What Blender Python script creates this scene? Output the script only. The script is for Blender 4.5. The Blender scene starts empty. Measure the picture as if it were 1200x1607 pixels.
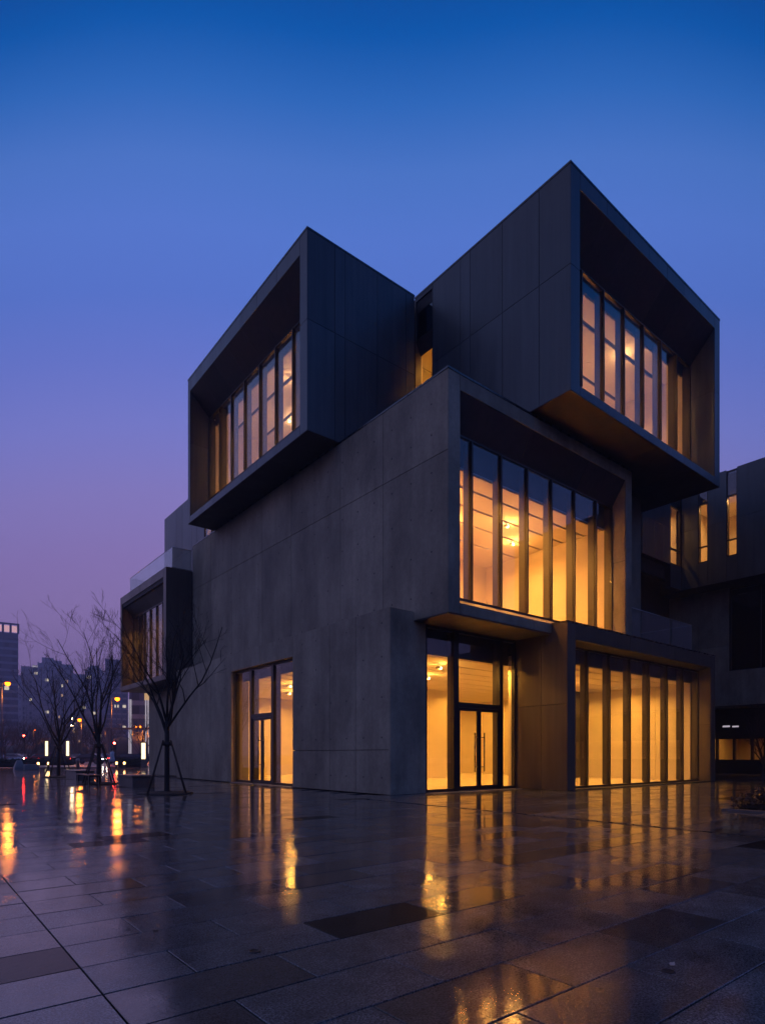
import bpy, bmesh, math, random
from mathutils import Vector, Matrix
import numpy as np
random.seed(7); rng = np.random.default_rng(7)
S = bpy.context.scene
C = S.collection

# ------------------------------------------------------------------ camera
# world axes: x runs along the entrance facade, y along the long concrete wall; camera stands at the origin
H = 1.2; FPX = 942.787; HY = 1184.0; CXP = 600.0
AR = math.radians(51.0902); AL = math.radians(38.9098)
FWD = np.array([math.cos(AR), math.cos(AL)]); RGT = np.array([math.sin(AR), -math.sin(AL)])
cam = bpy.data.cameras.new('camera'); cam_o = bpy.data.objects.new('camera', cam); C.objects.link(cam_o)
cam.sensor_fit = 'HORIZONTAL'; cam.sensor_width = 36.0; cam.lens = FPX / 1200 * 36
cam.shift_y = (HY - 803.5) / 1200
cam.clip_end = 6000; cam.clip_start = 0.05
cam_o.location = (0, 0, H)
cam_o.rotation_euler = (math.radians(90), 0, math.atan2(FWD[1], FWD[0]) - math.pi / 2)
S.camera = cam_o

# ------------------------------------------------------------------ world: clear blue hour sky
def srgb(r, g, b):
    f = lambda c: (c / 255 / 12.92) if c / 255 <= 0.04045 else ((c / 255 + 0.055) / 1.055) ** 2.4
    return (f(r), f(g), f(b), 1.0)
W = bpy.data.worlds.new('World'); S.world = W; W.use_nodes = True
nt = W.node_tree; nt.nodes.clear()
N = lambda t: nt.nodes.new(t)
tc = N('ShaderNodeTexCoord'); sep = N('ShaderNodeSeparateXYZ'); nt.links.new(tc.outputs['Generated'], sep.inputs[0])
ramp = N('ShaderNodeValToRGB'); 
# elevation, shifted off the view axis: corner vignetting put into the sky colour
hor = N('ShaderNodeVectorMath'); hor.operation = 'MULTIPLY'; hor.inputs[1].default_value = (1, 1, 0); nt.links.new(tc.outputs['Generated'], hor.inputs[0])
hn = N('ShaderNodeVectorMath'); hn.operation = 'NORMALIZE'; nt.links.new(hor.outputs[0], hn.inputs[0])
hd = N('ShaderNodeVectorMath'); hd.operation = 'DOT_PRODUCT'; hd.inputs[1].default_value = (FWD[0], FWD[1], 0); nt.links.new(hn.outputs[0], hd.inputs[0])
hm = N('ShaderNodeMapRange'); hm.interpolation_type = 'SMOOTHSTEP'
for i_, v_ in enumerate((1.0, 0.62, 0.0, 0.16)): hm.inputs[i_ + 1].default_value = v_
nt.links.new(hd.outputs['Value'], hm.inputs[0])
hs = N('ShaderNodeMath'); hs.operation = 'ADD'; nt.links.new(sep.outputs['Z'], hs.inputs[0]); nt.links.new(hm.outputs[0], hs.inputs[1])
nt.links.new(hs.outputs[0], ramp.inputs[0])
stops = [(0.0, (118, 95, 145)), (0.12, (138, 115, 166)), (0.235, (146, 124, 181)), (0.307, (141, 122, 185)), (0.39, (134, 125, 194)), (0.468, (119, 125, 204)),
         (0.537, (101, 119, 204)), (0.597, (86, 117, 204)), (0.65, (84, 120, 206)), (0.695, (74, 117, 199)), (0.734, (44, 104, 187)), (0.768, (0, 86, 170)), (0.80, (0, 70, 150)), (0.90, (0, 50, 115)), (1.0, (0, 40, 95))]
el = ramp.color_ramp.elements
while len(el) > 1: el.remove(el[-1])
el[0].position = stops[0][0]; el[0].color = srgb(*stops[0][1])
for p, c in stops[1:]:
    e = el.new(p); e.color = srgb(*c)
# the side where the sun went down (left of the view) glows a little warmer and brighter
dotn = N('ShaderNodeVectorMath'); dotn.operation = 'DOT_PRODUCT'
nt.links.new(tc.outputs['Generated'], dotn.inputs[0])
sd = -RGT + 0.35 * FWD; sd = sd / np.linalg.norm(sd); dotn.inputs[1].default_value = (sd[0], sd[1], 0)
mr = N('ShaderNodeMapRange'); mr.inputs[1].default_value = -1; mr.inputs[2].default_value = 1
nt.links.new(dotn.outputs['Value'], mr.inputs[0])
tint = N('ShaderNodeMix'); tint.data_type = 'RGBA'; tint.inputs[6].default_value = (0.82, 0.94, 0.93, 1); tint.inputs[7].default_value = (1.08, 1.01, 1.02, 1)
nt.links.new(mr.outputs[0], tint.inputs[0])
mul = N('ShaderNodeMix'); mul.data_type = 'RGBA'; mul.blend_type = 'MULTIPLY'; mul.inputs[0].default_value = 1
nt.links.new(ramp.outputs[0], mul.inputs[6]); nt.links.new(tint.outputs[2], mul.inputs[7])
dk = N('ShaderNodeMapRange'); dk.inputs[1].default_value = 0; dk.inputs[2].default_value = 0.16; dk.inputs[3].default_value = 1.10; dk.inputs[4].default_value = 0.98
nt.links.new(hm.outputs[0], dk.inputs[0])
bg = N('ShaderNodeBackground'); nt.links.new(dk.outputs[0], bg.inputs[1])
nt.links.new(mul.outputs[2], bg.inputs[0])
wo = N('ShaderNodeOutputWorld'); nt.links.new(bg.outputs[0], wo.inputs[0])
# afterglow: a very weak, very soft low sun on the sunset side
sun = bpy.data.lights.new('sun', 'SUN'); sun.energy = 0.36; sun.angle = math.radians(120); sun.color = (1.0, 0.80, 0.72)
sun_o = bpy.data.objects.new('sun', sun); C.objects.link(sun_o)
sun_o.rotation_euler = Vector((-sd[0], -sd[1], -0.45)).to_track_quat('-Z', 'Y').to_euler()
S.view_settings.view_transform = 'Standard'; S.view_settings.look = 'None'
S.view_settings.exposure = 0.0; S.view_settings.gamma = 1.0
S.cycles.use_denoising = True
S.cycles.max_bounces = 10; S.cycles.diffuse_bounces = 5; S.cycles.glossy_bounces = 5
S.cycles.transparent_max_bounces = 40; S.cycles.sample_clamp_indirect = 6.0
S.cycles.caustics_reflective = False; S.cycles.caustics_refractive = False

# ------------------------------------------------------------------ pixel helpers (placing far things at a chosen distance)
def at(px, t, z=0.0):
    p = (FWD + (px - CXP) / FPX * RGT) * t
    return Vector((p[0], p[1], z))
def zat(py, t): return H + (HY - py) / FPX * t

# ------------------------------------------------------------------ materials
MATS = {}
class NT:
    def __init__(s, name):
        m = bpy.data.materials.new(name); m.use_nodes = True; s.m = m; s.t = m.node_tree; s.t.nodes.clear()
        s.out = s.n('ShaderNodeOutputMaterial'); MATS[name] = m
    def n(s, t, **k):
        o = s.t.nodes.new(t)
        for a, v in k.items(): setattr(o, a, v)
        return o
    def l(s, a, b): s.t.links.new(a, b)
    def val(s, sock, v):
        if hasattr(v, 'is_output') or isinstance(v, bpy.types.NodeSocket): s.l(v, sock)
        else: sock.default_value = v
    def math(s, op, a, b=0.0, clamp=False):
        o = s.n('ShaderNodeMath', operation=op, use_clamp=clamp); s.val(o.inputs[0], a); s.val(o.inputs[1], b); return o.outputs[0]
    def pos(s): return s.n('ShaderNodeNewGeometry').outputs['Position']
    def map(s, v, scale): 
        o = s.n('ShaderNodeVectorMath', operation='MULTIPLY'); s.l(v, o.inputs[0]); o.inputs[1].default_value = scale; return o.outputs[0]
    def noise(s, vec, scale, detail=3.0, rough=0.55):
        o = s.n('ShaderNodeTexNoise'); s.l(vec, o.inputs['Vector']); o.inputs['Scale'].default_value = scale
        o.inputs['Detail'].default_value = detail; o.inputs['Roughness'].default_value = rough; return o.outputs['Fac']
    def rng(s, v, a, b, c, d):
        o = s.n('ShaderNodeMapRange'); s.l(v, o.inputs[0])
        for i, x in enumerate((a, b, c, d)): o.inputs[i + 1].default_value = x
        return o.outputs[0]
    def mix(s, f, a, b, blend='MIX'):
        o = s.n('ShaderNodeMix', data_type='RGBA', blend_type=blend); s.val(o.inputs[0], f)
        s.val(o.inputs[6], a if not isinstance(a, tuple) or len(a) == 4 else (*a, 1)); s.val(o.inputs[7], b if not isinstance(b, tuple) or len(b) == 4 else (*b, 1)); return o.outputs[2]
    def bump(s, h, strength, dist=0.01, normal=None):
        o = s.n('ShaderNodeBump'); s.l(h, o.inputs['Height']); o.inputs['Strength'].default_value = strength; o.inputs['Distance'].default_value = dist
        if normal is not None: s.l(normal, o.inputs['Normal'])
        return o.outputs[0]
    def principled(s, color, rough, metallic=0.0, normal=None, spec=0.5, **k):
        p = s.n('ShaderNodeBsdfPrincipled')
        s.val(p.inputs['Base Color'], color if not isinstance(color, tuple) or len(color) == 4 else (*color, 1))
        s.val(p.inputs['Roughness'], rough); p.inputs['Metallic'].default_value = metallic; p.inputs['Specular IOR Level'].default_value = spec
        if normal is not None: s.l(normal, p.inputs['Normal'])
        for a, v in k.items(): s.val(p.inputs[a.replace('_', ' ')], v)
        s.l(p.outputs[0], s.out.inputs[0]); return p

def plain(name, color, rough=0.6, metallic=0.0, var=0.15, scale=6.0, bump=0.0):
    t = NT(name); p = t.pos(); nz = t.noise(p, scale, 4)
    k = t.rng(nz, 0.3, 0.7, 1 - var, 1 + var)
    c = t.n('ShaderNodeVectorMath', operation='SCALE'); c.inputs[0].default_value = color; t.l(k, c.inputs['Scale'])
    r = t.rng(nz, 0.3, 0.7, rough * 0.85, min(1, rough * 1.15))
    nrm = t.bump(t.noise(p, scale * 14, 4), bump, 0.01) if bump else None
    t.principled(c.outputs[0], r, metallic, nrm); return t.m
def emit(name, color, strength):
    t = NT(name); e = t.n('ShaderNodeEmission'); e.inputs[0].default_value = (*color, 1); e.inputs[1].default_value = strength
    t.l(e.outputs[0], t.out.inputs[0]); return t.m

def mat_concrete(name, base, stain=0.48, boards=True):
    t = NT(name); p = t.pos()
    big = t.noise(t.map(p, (0.6, 0.6, 0.35)), 1.0, 5, 0.6)
    streak = t.noise(t.map(p, (3.2, 3.2, 0.16)), 1.0, 4, 0.6)
    fine = t.noise(p, 9.0, 6, 0.65); pore = t.noise(p, 70.0, 3, 0.6)
    k = t.rng(big, 0.3, 0.7, 1 - stain, 1 + stain * 0.7)
    k = t.math('MULTIPLY', k, t.rng(streak, 0.32, 0.68, 0.90, 1.06))
    k = t.math('MULTIPLY', k, t.rng(fine, 0.25, 0.75, 0.86, 1.12))
    k = t.math('MULTIPLY', k, t.rng(pore, 0.2, 0.45, 0.8, 1.0))
    oi = t.n('ShaderNodeObjectInfo'); k = t.math('MULTIPLY', k, t.rng(oi.outputs['Random'], 0, 1, 0.88, 1.12))
    c = t.n('ShaderNodeVectorMath', operation='SCALE'); c.inputs[0].default_value = base; t.l(k, c.inputs['Scale'])
    h = t.math('ADD', t.math('MULTIPLY', fine, 0.5), t.math('MULTIPLY', pore, 0.4))
    h = t.math('ADD', h, t.math('MULTIPLY', streak, 0.05))
    t.principled(c.outputs[0], t.rng(big, 0.3, 0.7, 0.62, 0.8), 0, t.bump(h, 0.35, 0.006), 0.4); return t.m
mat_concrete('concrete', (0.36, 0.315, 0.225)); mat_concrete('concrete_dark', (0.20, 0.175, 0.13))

def mat_panel(name, base, rough):
    t = NT(name); p = t.pos()
    oi = t.n('ShaderNodeObjectInfo')
    k = t.rng(oi.outputs['Random'], 0, 1, 0.82, 1.16)
    n1 = t.noise(t.map(p, (1.2, 1.2, 0.35)), 1.6, 4); k = t.math('MULTIPLY', k, t.rng(n1, 0.3, 0.7, 0.86, 1.12))
    c = t.n('ShaderNodeVectorMath', operation='SCALE'); c.inputs[0].default_value = base; t.l(k, c.inputs['Scale'])
    run = t.noise(t.map(p, (7.0, 7.0, 0.22)), 1.0, 3, 0.6); k = t.math('MULTIPLY', k, t.rng(run, 0.35, 0.68, 1.06, 0.86))
    c = t.n('ShaderNodeVectorMath', operation='SCALE'); c.inputs[0].default_value = base; t.l(k, c.inputs['Scale'])
    wav = t.noise(p, 0.9, 2)
    r = t.rng(n1, 0.3, 0.7, rough * 0.85, rough * 1.2)
    nrm = t.bump(wav, 0.12, 0.03)
    t.principled(c.outputs[0], r, 0.25, nrm, 0.5); return t.m
mat_panel('panel', (0.082, 0.098, 0.104), 0.36); mat_panel('panel_brown', (0.12, 0.10, 0.08), 0.40)
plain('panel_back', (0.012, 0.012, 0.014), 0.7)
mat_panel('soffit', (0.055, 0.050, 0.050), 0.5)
mat_panel('frame', (0.022, 0.021, 0.021), 0.32); mat_panel('fin', (0.040, 0.036, 0.034), 0.45)
plain('plaster', (0.62, 0.55, 0.46), 0.85, 0, 0.06, 1.2, 0.05); plain('ceiling_white', (0.72, 0.66, 0.58), 0.8, 0, 0.03, 2)
plain('interior_floor', (0.78, 0.68, 0.55), 0.16, 0, 0.08, 3)
plain('slot_dark', (0.03, 0.028, 0.026), 0.6)
plain('steel', (0.10, 0.10, 0.10), 0.28, 0.9, 0.05)
emit('downlight', (1.0, 0.72, 0.38), 14.0)

def mat_glass(name, r0, tintc, rough=0.0):
    t = NT(name); lw = t.n('ShaderNodeLayerWeight'); lw.inputs[0].default_value = 0.5
    f5 = t.math('POWER', lw.outputs['Facing'], 5.0)
    fr = t.math('ADD', t.math('MULTIPLY', f5, 1 - r0), r0, True)
    tr = t.n('ShaderNodeBsdfTransparent'); tr.inputs[0].default_value = (*tintc, 1)
    g = t.n('ShaderNodeBsdfGlossy'); g.inputs['Roughness'].default_value = rough; g.inputs[0].default_value = (0.95, 0.97, 1.0, 1)
    nz = t.noise(t.pos(), 0.35, 1); t.l(t.bump(nz, 0.05, 0.02), g.inputs['Normal'])
    m = t.n('ShaderNodeMixShader'); t.l(fr, m.inputs[0]); t.l(tr.outputs[0], m.inputs[1]); t.l(g.outputs[0], m.inputs[2])
    t.l(m.outputs[0], t.out.inputs[0]); return t.m
mat_glass('glass', 0.05, (0.96, 0.965, 0.96)); mat_glass('glass_dark', 0.10, (0.25, 0.28, 0.30)); mat_glass('rail_glass', 0.13, (0.80, 0.85, 0.85))
_t = MATS['rail_glass'].node_tree; _o = next(n for n in _t.nodes if n.type == 'OUTPUT_MATERIAL'); _s = _o.inputs[0].links[0].from_socket
_d = _t.nodes.new('ShaderNodeBsdfDiffuse'); _d.inputs[0].default_value = (0.55, 0.62, 0.60, 1); _m = _t.nodes.new('ShaderNodeMixShader'); _m.inputs[0].default_value = 0.07
_t.links.new(_s, _m.inputs[1]); _t.links.new(_d.outputs[0], _m.inputs[2]); _t.links.new(_m.outputs[0], _o.inputs[0])
plain('rail_metal', (0.42, 0.42, 0.43), 0.35, 0.7)

PITCH_V = 0.475; V0 = 1.31; PITCH_U = 0.96; U0 = 0.80
def mat_slab(name, base, wetbias, grain, joints=False, coat=1.0, spec=0.22):
    t = NT(name); p = t.pos()
    n1 = t.noise(p, 0.9, 4, 0.62); n2 = t.noise(p, 3.7, 4, 0.6)
    w = t.math('ADD', t.math('MULTIPLY', n1, 0.62), t.math('MULTIPLY', n2, 0.38))
    wet = t.rng(w, 0.42 - wetbias, 0.60 - wetbias, 0, 1)
    g1 = t.noise(p, 88.0, 2, 0.75); g2 = t.noise(p, 34.0, 5, 0.7); g3 = t.noise(p, 5.0, 5, 0.6); g4 = t.noise(p, 260.0, 1, 0.5)
    k = t.math('MULTIPLY', t.rng(g1, 0.40, 0.62, 1 - grain, 1 + grain * 1.3), t.rng(g3, 0.3, 0.7, 0.66, 1.3))
    k = t.math('MULTIPLY', k, t.rng(g2, 0.35, 0.65, 1 - grain * 0.5, 1 + grain * 0.5))
    k = t.math('MULTIPLY', k, t.rng(wet, 0, 1, 1.12, 0.72))
    oi = t.n('ShaderNodeObjectInfo'); k = t.math('MULTIPLY', k, t.rng(oi.outputs['Random'], 0, 1, 0.82, 1.2))
    if joints:
        br = t.n('ShaderNodeTexBrick'); t.l(t.map(p, (1, 1, 0)), br.inputs['Vector']); br.inputs['Scale'].default_value = 1
        br.inputs['Brick Width'].default_value = PITCH_U; br.inputs['Row Height'].default_value = PITCH_V; br.inputs['Mortar Size'].default_value = 0.006
        br.inputs['Color1'].default_value = (1, 1, 1, 1); br.inputs['Color2'].default_value = (0.75, 0.75, 0.75, 1); br.inputs['Mortar'].default_value = (0.2, 0.2, 0.2, 1)
        sp = t.n('ShaderNodeSeparateColor'); t.l(br.outputs['Color'], sp.inputs[0]); k = t.math('MULTIPLY', k, sp.outputs[0])
    c = t.n('ShaderNodeVectorMath', operation='SCALE'); c.inputs[0].default_value = base; t.l(k, c.inputs['Scale'])
    hb = t.math('ADD', t.math('MULTIPLY', g1, 0.5), g2)
    bn = t.bump(hb, 0.6, 0.004)
    # the film of water: nearly level where it stands, following the flamed grain of the stone where it is thin
    rip = t.math('ADD', t.noise(p, 8.0, 2, 0.5), t.math('MULTIPLY', t.noise(p, 24.0, 2, 0.5), 0.4))
    film = t.math('ADD', t.math('MULTIPLY', rip, 0.10), t.math('MULTIPLY', hb, t.rng(wet, 0, 1, 0.23, 0.07) if grain > 0.1 else 0.012))
    cn = t.bump(film, 0.32, 0.012)
    t.principled(c.outputs[0], 0.55, 0, bn, spec, Coat_Weight=t.rng(wet, 0, 1, 0.82 * coat, coat), Coat_Roughness=t.rng(wet, 0, 1, 0.065, 0.018), Coat_IOR=1.62, Coat_Normal=cn)
    return t.m
mat_slab('granite', (0.072, 0.086, 0.094), 0.03, 0.72); mat_slab('granite_pale', (0.104, 0.120, 0.128), 0.0, 0.72, coat=0.85)
mat_slab('granite_dark', (0.042, 0.048, 0.052), 0.07, 0.7); mat_slab('granite_smooth', (0.010, 0.010, 0.011), 0.2, 0.15, coat=0.5, spec=0.05)
mat_slab('paving_far', (0.055, 0.054, 0.056), 0.06, 0.3, True)
plain('joint_sand', (0.012, 0.012, 0.012), 0.6); plain('asphalt', (0.035, 0.035, 0.038), 0.35, 0, 0.2, 3, 0.2)
plain('kerb_stone', (0.22, 0.21, 0.21), 0.5, 0, 0.15, 3, 0.1)

# ------------------------------------------------------------------ mesh helpers
ORG = {}
def new_obj(name, me, parent=None, loc=(0, 0, 0)):
    o = bpy.data.objects.new(name, me); C.objects.link(o)
    if parent is not None: o.parent = parent
    o.location = loc; return o
def empty(name, loc, label=None, cat=None, group=None, rotz=0.0):
    o = bpy.data.objects.new(name, None); C.objects.link(o); o.location = loc; o.rotation_euler[2] = rotz; o.empty_display_size = 0.2
    ORG[o] = Vector(loc); return tag(o, label, cat, group)
def tag(o, label=None, cat=None, group=None, kind=None):
    if label: o['label'] = label
    if cat: o['category'] = cat
    if group: o['group'] = group
    if kind: o['kind'] = kind
    return o
BOXF = [(0, 3, 2, 1), (4, 5, 6, 7), (0, 1, 5, 4), (1, 2, 6, 5), (2, 3, 7, 6), (3, 0, 4, 7)]
class MB:
    def __init__(s): s.v = []; s.f = []; s.mi = []; s.sm = []
    def box(s, x0, x1, y0, y1, z0, z1, m=0):
        b = len(s.v); s.v += [(x0, y0, z0), (x1, y0, z0), (x1, y1, z0), (x0, y1, z0), (x0, y0, z1), (x1, y0, z1), (x1, y1, z1), (x0, y1, z1)]
        s.f += [tuple(b + i for i in q) for q in BOXF]; s.mi += [m] * 6; s.sm += [False] * 6; return s
    def bbox(s, x0, x1, y0, y1, z0, z1, r=0.01, m=0):
        """box with its top and upright edges chamfered"""
        r = min(r, (x1 - x0) / 3, (y1 - y0) / 3, (z1 - z0) / 3)
        def ring(i, z): return [(x0 + i, y0 + i + r, z), (x0 + i + r, y0 + i, z), (x1 - i - r, y0 + i, z), (x1 - i, y0 + i + r, z), (x1 - i, y1 - i - r, z), (x1 - i - r, y1 - i, z), (x0 + i + r, y1 - i, z), (x0 + i, y1 - i - r, z)]
        return s.loft([ring(r, z0), ring(0, z0 + r), ring(0, z1 - r), ring(r, z1)], m)
    def loft(s, rings, m=0, cap=True, smooth=False):
        b = len(s.v); n = len(rings[0])
        for r in rings: s.v += [tuple(p) for p in r]
        for k in range(len(rings) - 1):
            for i in range(n):
                j = (i + 1) % n
                s.f.append((b + k * n + i, b + k * n + j, b + (k + 1) * n + j, b + (k + 1) * n + i)); s.mi.append(m); s.sm.append(smooth)
        if cap:
            s.f.append(tuple(b + i for i in reversed(range(n)))); s.f.append(tuple(b + (len(rings) - 1) * n + i for i in range(n)))
            s.mi += [m, m]; s.sm += [False, False]
        return s
    def prism(s, pts, a, b, axis, m=0):
        """polygon pts [(d,z)] swept from a to b along axis 'x' (d=y) or 'y' (d=x)"""
        if axis == 'x': r = [[(q, d, z) for d, z in pts] for q in (a, b)]
        else: r = [[(d, q, z) for d, z in pts] for q in (a, b)]
        return s.loft(r, m)
    def tube(s, pts, rads, n=6, m=0, smooth=True):
        rings = []; up = Vector((0, 0, 1)); prev = None
        P = [Vector(p) for p in pts]
        for i, p in enumerate(P):
            d = (P[min(i + 1, len(P) - 1)] - P[max(i - 1, 0)]).normalized()
            a = (prev if prev is not None else (Vector((1, 0, 0)) if abs(d.z) > 0.9 else up))
            u = (a - d * a.dot(d)).normalized(); w = d.cross(u); prev = u
            rings.append([p + (u * math.cos(6.28318 * k / n) + w * math.sin(6.28318 * k / n)) * rads[i] for k in range(n)])
        return s.loft(rings, m, True, smooth)
    def lathe(s, c, prof, n=12, m=0, smooth=True):
        return s.loft([[(c[0] + r * math.cos(6.28318 * k / n), c[1] + r * math.sin(6.28318 * k / n), c[2] + z) for k in range(n)] for r, z in prof], m, True, smooth)
    def mesh(s, name, mats, off=(0, 0, 0), recalc=True):
        me = bpy.data.meshes.new(name)
        me.from_pydata([(x - off[0], y - off[1], z - off[2]) for x, y, z in s.v], [], s.f)
        for m in (mats if isinstance(mats, (list, tuple)) else [mats]): me.materials.append(MATS[m])
        me.polygons.foreach_set('material_index', s.mi); me.polygons.foreach_set('use_smooth', s.sm)
        if recalc:
            bm = bmesh.new(); bm.from_mesh(me); bmesh.ops.recalc_face_normals(bm, faces=bm.faces); bm.to_mesh(me); bm.free()
        me.update(); return me
    def build(s, name, mats, parent=None):
        """coordinates are world coordinates; the object hangs under parent"""
        off = ORG.get(parent, Vector((0, 0, 0))) if parent is not None else Vector((0, 0, 0))
        o = new_obj(name, s.mesh(name, mats, off), parent); ORG[o] = off; return o
def B(name, mats, parent, *boxes):
    m = MB()
    for b in boxes: m.box(*b)
    return m.build(name, mats, parent)
def area_lamp(name, loc, energy, size, color, parent=None, direction=(0, 0, -1), shape='DISK'):
    l = bpy.data.lights.new(name, 'AREA'); l.shape = shape; l.size = size; l.energy = energy; l.color = color
    o = bpy.data.objects.new(name, l); C.objects.link(o); off = Vector((0, 0, 0))
    if parent is not None: o.parent = parent; off = ORG[parent]
    o.location = Vector(loc) - off; o.rotation_euler = Vector(direction).to_track_quat('-Z', 'Y').to_euler(); return o
WARM = (1.0, 0.44, 0.055); WARM2 = (1.0, 0.47, 0.12)

# ------------------------------------------------------------------ ground, plaza and its slabs
ground = MB(); ground.box(-620, 620, -620, 620, -0.9, -0.16)
tag(ground.build('ground', 'asphalt'), kind='structure')
plaza = MB(); plaza.box(-60, 60, -30, 62, -0.15, -0.034)
plaza_o = tag(plaza.build('plaza', 'joint_sand'), kind='structure')

DRAIN_X = 9.72; DRAIN_Y = 12.55
slabs = []
j0 = int(math.floor((-14 - V0) / PITCH_V)); j1 = int(math.ceil((46 - V0) / PITCH_V))
for j in range(j0, j1):
    ya = V0 + j * PITCH_V; yb = ya + PITCH_V; cy = (ya + yb) / 2
    par = (j + 1) % 2
    def seg(a, b):
        q = np.array([(a + b) / 2, cy]); t = float(FWD @ q)
        if t < 0.3: return
        px = CXP + FPX * float(RGT @ q) / t; wpx = FPX * PITCH_U / t
        if px < -wpx - 900 or px > 1200 + wpx + 900 or t > 34: return
        inside = t > 1.6 and -wpx * 0.5 < px < 1200 + wpx * 0.5
        if (b > 11.3 and cy > 13.6) or (a > 17 and cy > 12.0): return
        slabs.append((a, b, ya, yb, t if inside else t + 1000))
    # right of the long straight joint: running bond; left of it: running bond shifted by a third
    edges = [U0 + 0.0]
    x = U0 + (PITCH_U / 2 if par else PITCH_U)
    while x < 40: edges.append(x); x += PITCH_U
    cut = []
    for a, b in zip(edges[:-1], edges[1:]): cut.append((a, b))
    x = U0; k = 0
    left = [U0, U0 - (PITCH_U * (1.0 if not par else 0.5))]
    while left[-1] > -26: left.append(left[-1] - PITCH_U)
    for a, b in zip(left[1:], left[:-1]): cut.append((a, b))
    for a, b in cut:
        lo, hi = DRAIN_X - 0.085, DRAIN_X + 0.085
        if cy < DRAIN_Y and a < hi and b > lo:
            if lo - a > 0.1: seg(a, lo)
            if b - hi > 0.1: seg(hi, b)
        else: seg(a, b)
slabs.sort(key=lambda s: s[4])
GAP = 0.0045; CH = 0.003
def slab_geo(mb, L, Wd, m=0, M=None):
    a, b = L / 2 - GAP, Wd / 2 - GAP
    r = [[(-a, -b, -0.03), (a, -b, -0.03), (a, b, -0.03), (-a, b, -0.03)], [(-a, -b, -CH), (a, -b, -CH), (a, b, -CH), (-a, b, -CH)],
         [(-a + CH, -b + CH, 0), (a - CH, -b + CH, 0), (a - CH, b - CH, 0), (-a + CH, b - CH, 0)]]
    if M is not None: r = [[tuple(M @ Vector(p)) for p in q] for q in r]
    bi = len(mb.v)
    for q in r: mb.v += q
    for k in range(2):
        for i in range(4):
            jn = (i + 1) % 4; mb.f.append((bi + k * 4 + i, bi + k * 4 + jn, bi + k * 4 + 4 + jn, bi + k * 4 + 4 + i)); mb.mi.append(m); mb.sm.append(False)
    mb.f.append((bi + 8, bi + 9, bi + 10, bi + 11)); mb.mi.append(m); mb.sm.append(False)
SLM = ['granite', 'granite_pale', 'granite_dark', 'granite_smooth']
smesh = {}; rest = MB()
for i, (a, b, ya, yb, t) in enumerate(slabs):
    r = random.random(); m = 0 if r < 0.42 else 1 if r < 0.66 else 2 if r < 0.972 else 3
    cx, cy = (a + b) / 2, (ya + yb) / 2
    if abs(cx - 2.72) < 0.2 and abs(cy - 3.45) < 0.2: m = 3
    elif abs(cx - 2.72) < 1.2 and abs(cy - 3.45) < 0.9 and m == 3: m = 0
    if abs(cx - 0.32) < 0.3 and abs(cy - 3.92) < 0.2: m = 3
    if m == 3 and cy < 2.7: m = 2
    tilt = 0.0016
    M = Matrix.Translation((cx, cy, random.uniform(-0.0012, 0.0012))) @ Matrix.Rotation(random.gauss(0, tilt), 4, 'X') @ Matrix.Rotation(random.gauss(0, tilt), 4, 'Y')
    if i < 298:
        key = (round(b - a, 3), m)
        if key not in smesh:
            mb = MB(); slab_geo(mb, b - a, yb - ya); smesh[key] = mb.mesh('paving_slab', SLM[m], recalc=False)
        o = new_obj('paving_slab', smesh[key], plaza_o); o.matrix_local = M
    else: slab_geo(rest, b - a, yb - ya, m, M)
o = new_obj('paving_slabs_beyond', rest.mesh('paving_slabs_beyond', SLM, recalc=False), plaza_o); o['kind'] = 'stuff'
# paving further off, where single slabs no longer show
far = MB(); far.box(-60, 60, 34, 62, -0.033, -0.003); far.box(-60, -16, -30, 33.99, -0.033, -0.003); far.box(24, 60, -30, 11.9, -0.033, -0.0045); far.box(28.2, 60, 11.91, 33.99, -0.033, -0.003)
far.build('far_paving', 'paving_far', plaza_o)
dr = MB(); dr.box(DRAIN_X - 0.075, DRAIN_X + 0.075, -10, DRAIN_Y, -0.033, -0.014)
dr.build('slot_drain', 'slot_drain' if 'slot_drain' in MATS else 'joint_sand', plaza_o)
B('slot_drain_edge', 'steel', plaza_o, (DRAIN_X - 0.082, DRAIN_X - 0.076, -10, DRAIN_Y, -0.033, -0.001), (DRAIN_X + 0.076, DRAIN_X + 0.082, -10, DRAIN_Y, -0.033, -0.001))

# ------------------------------------------------------------------ the museum
MUS = empty('museum_building', (11.19, 13.5, 0), 'dark concrete museum of stacked cantilevered boxes with glowing window walls', 'building')

class Face:
    """a facade in local terms: a along the wall, d inward from its front plane, z up"""
    def __init__(s, axis, plane): s.axis, s.plane = axis, plane      # axis 'x': wall runs along x and faces -y; 'y': runs along y and faces -x
    def box(s, mb, a0, a1, d0, d1, z0, z1, m=0):
        if s.axis == 'x': mb.box(a0, a1, s.plane + d0, s.plane + d1, z0, z1, m)
        else: mb.box(s.plane + d0, s.plane + d1, a0, a1, z0, z1, m)
    def prism(s, mb, pts, a0, a1, m=0): mb.prism([(s.plane + d, z) for d, z in pts], a0, a1, s.axis, m)
    def part(s, name, mat, parent, *bx):
        mb = MB()
        for b in bx: s.box(mb, *b)
        return mb.build(name, mat, parent)
    def pt(s, a, d, z): return (a, s.plane + d, z) if s.axis == 'x' else (s.plane + d, a, z)
J = 0.009
def panels(face, cols, rows, mat, parent, name='cladding_panel', th=0.022, skip=lambda a, z: False):
    for a0, a1 in zip(cols[:-1], cols[1:]):
        for z0, z1 in zip(rows[:-1], rows[1:]):
            if skip((a0 + a1) / 2, (z0 + z1) / 2): continue
            face.part(name, mat, parent, (a0 + J, a1 - J, 0, th, z0 + J, z1 - J))

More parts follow.
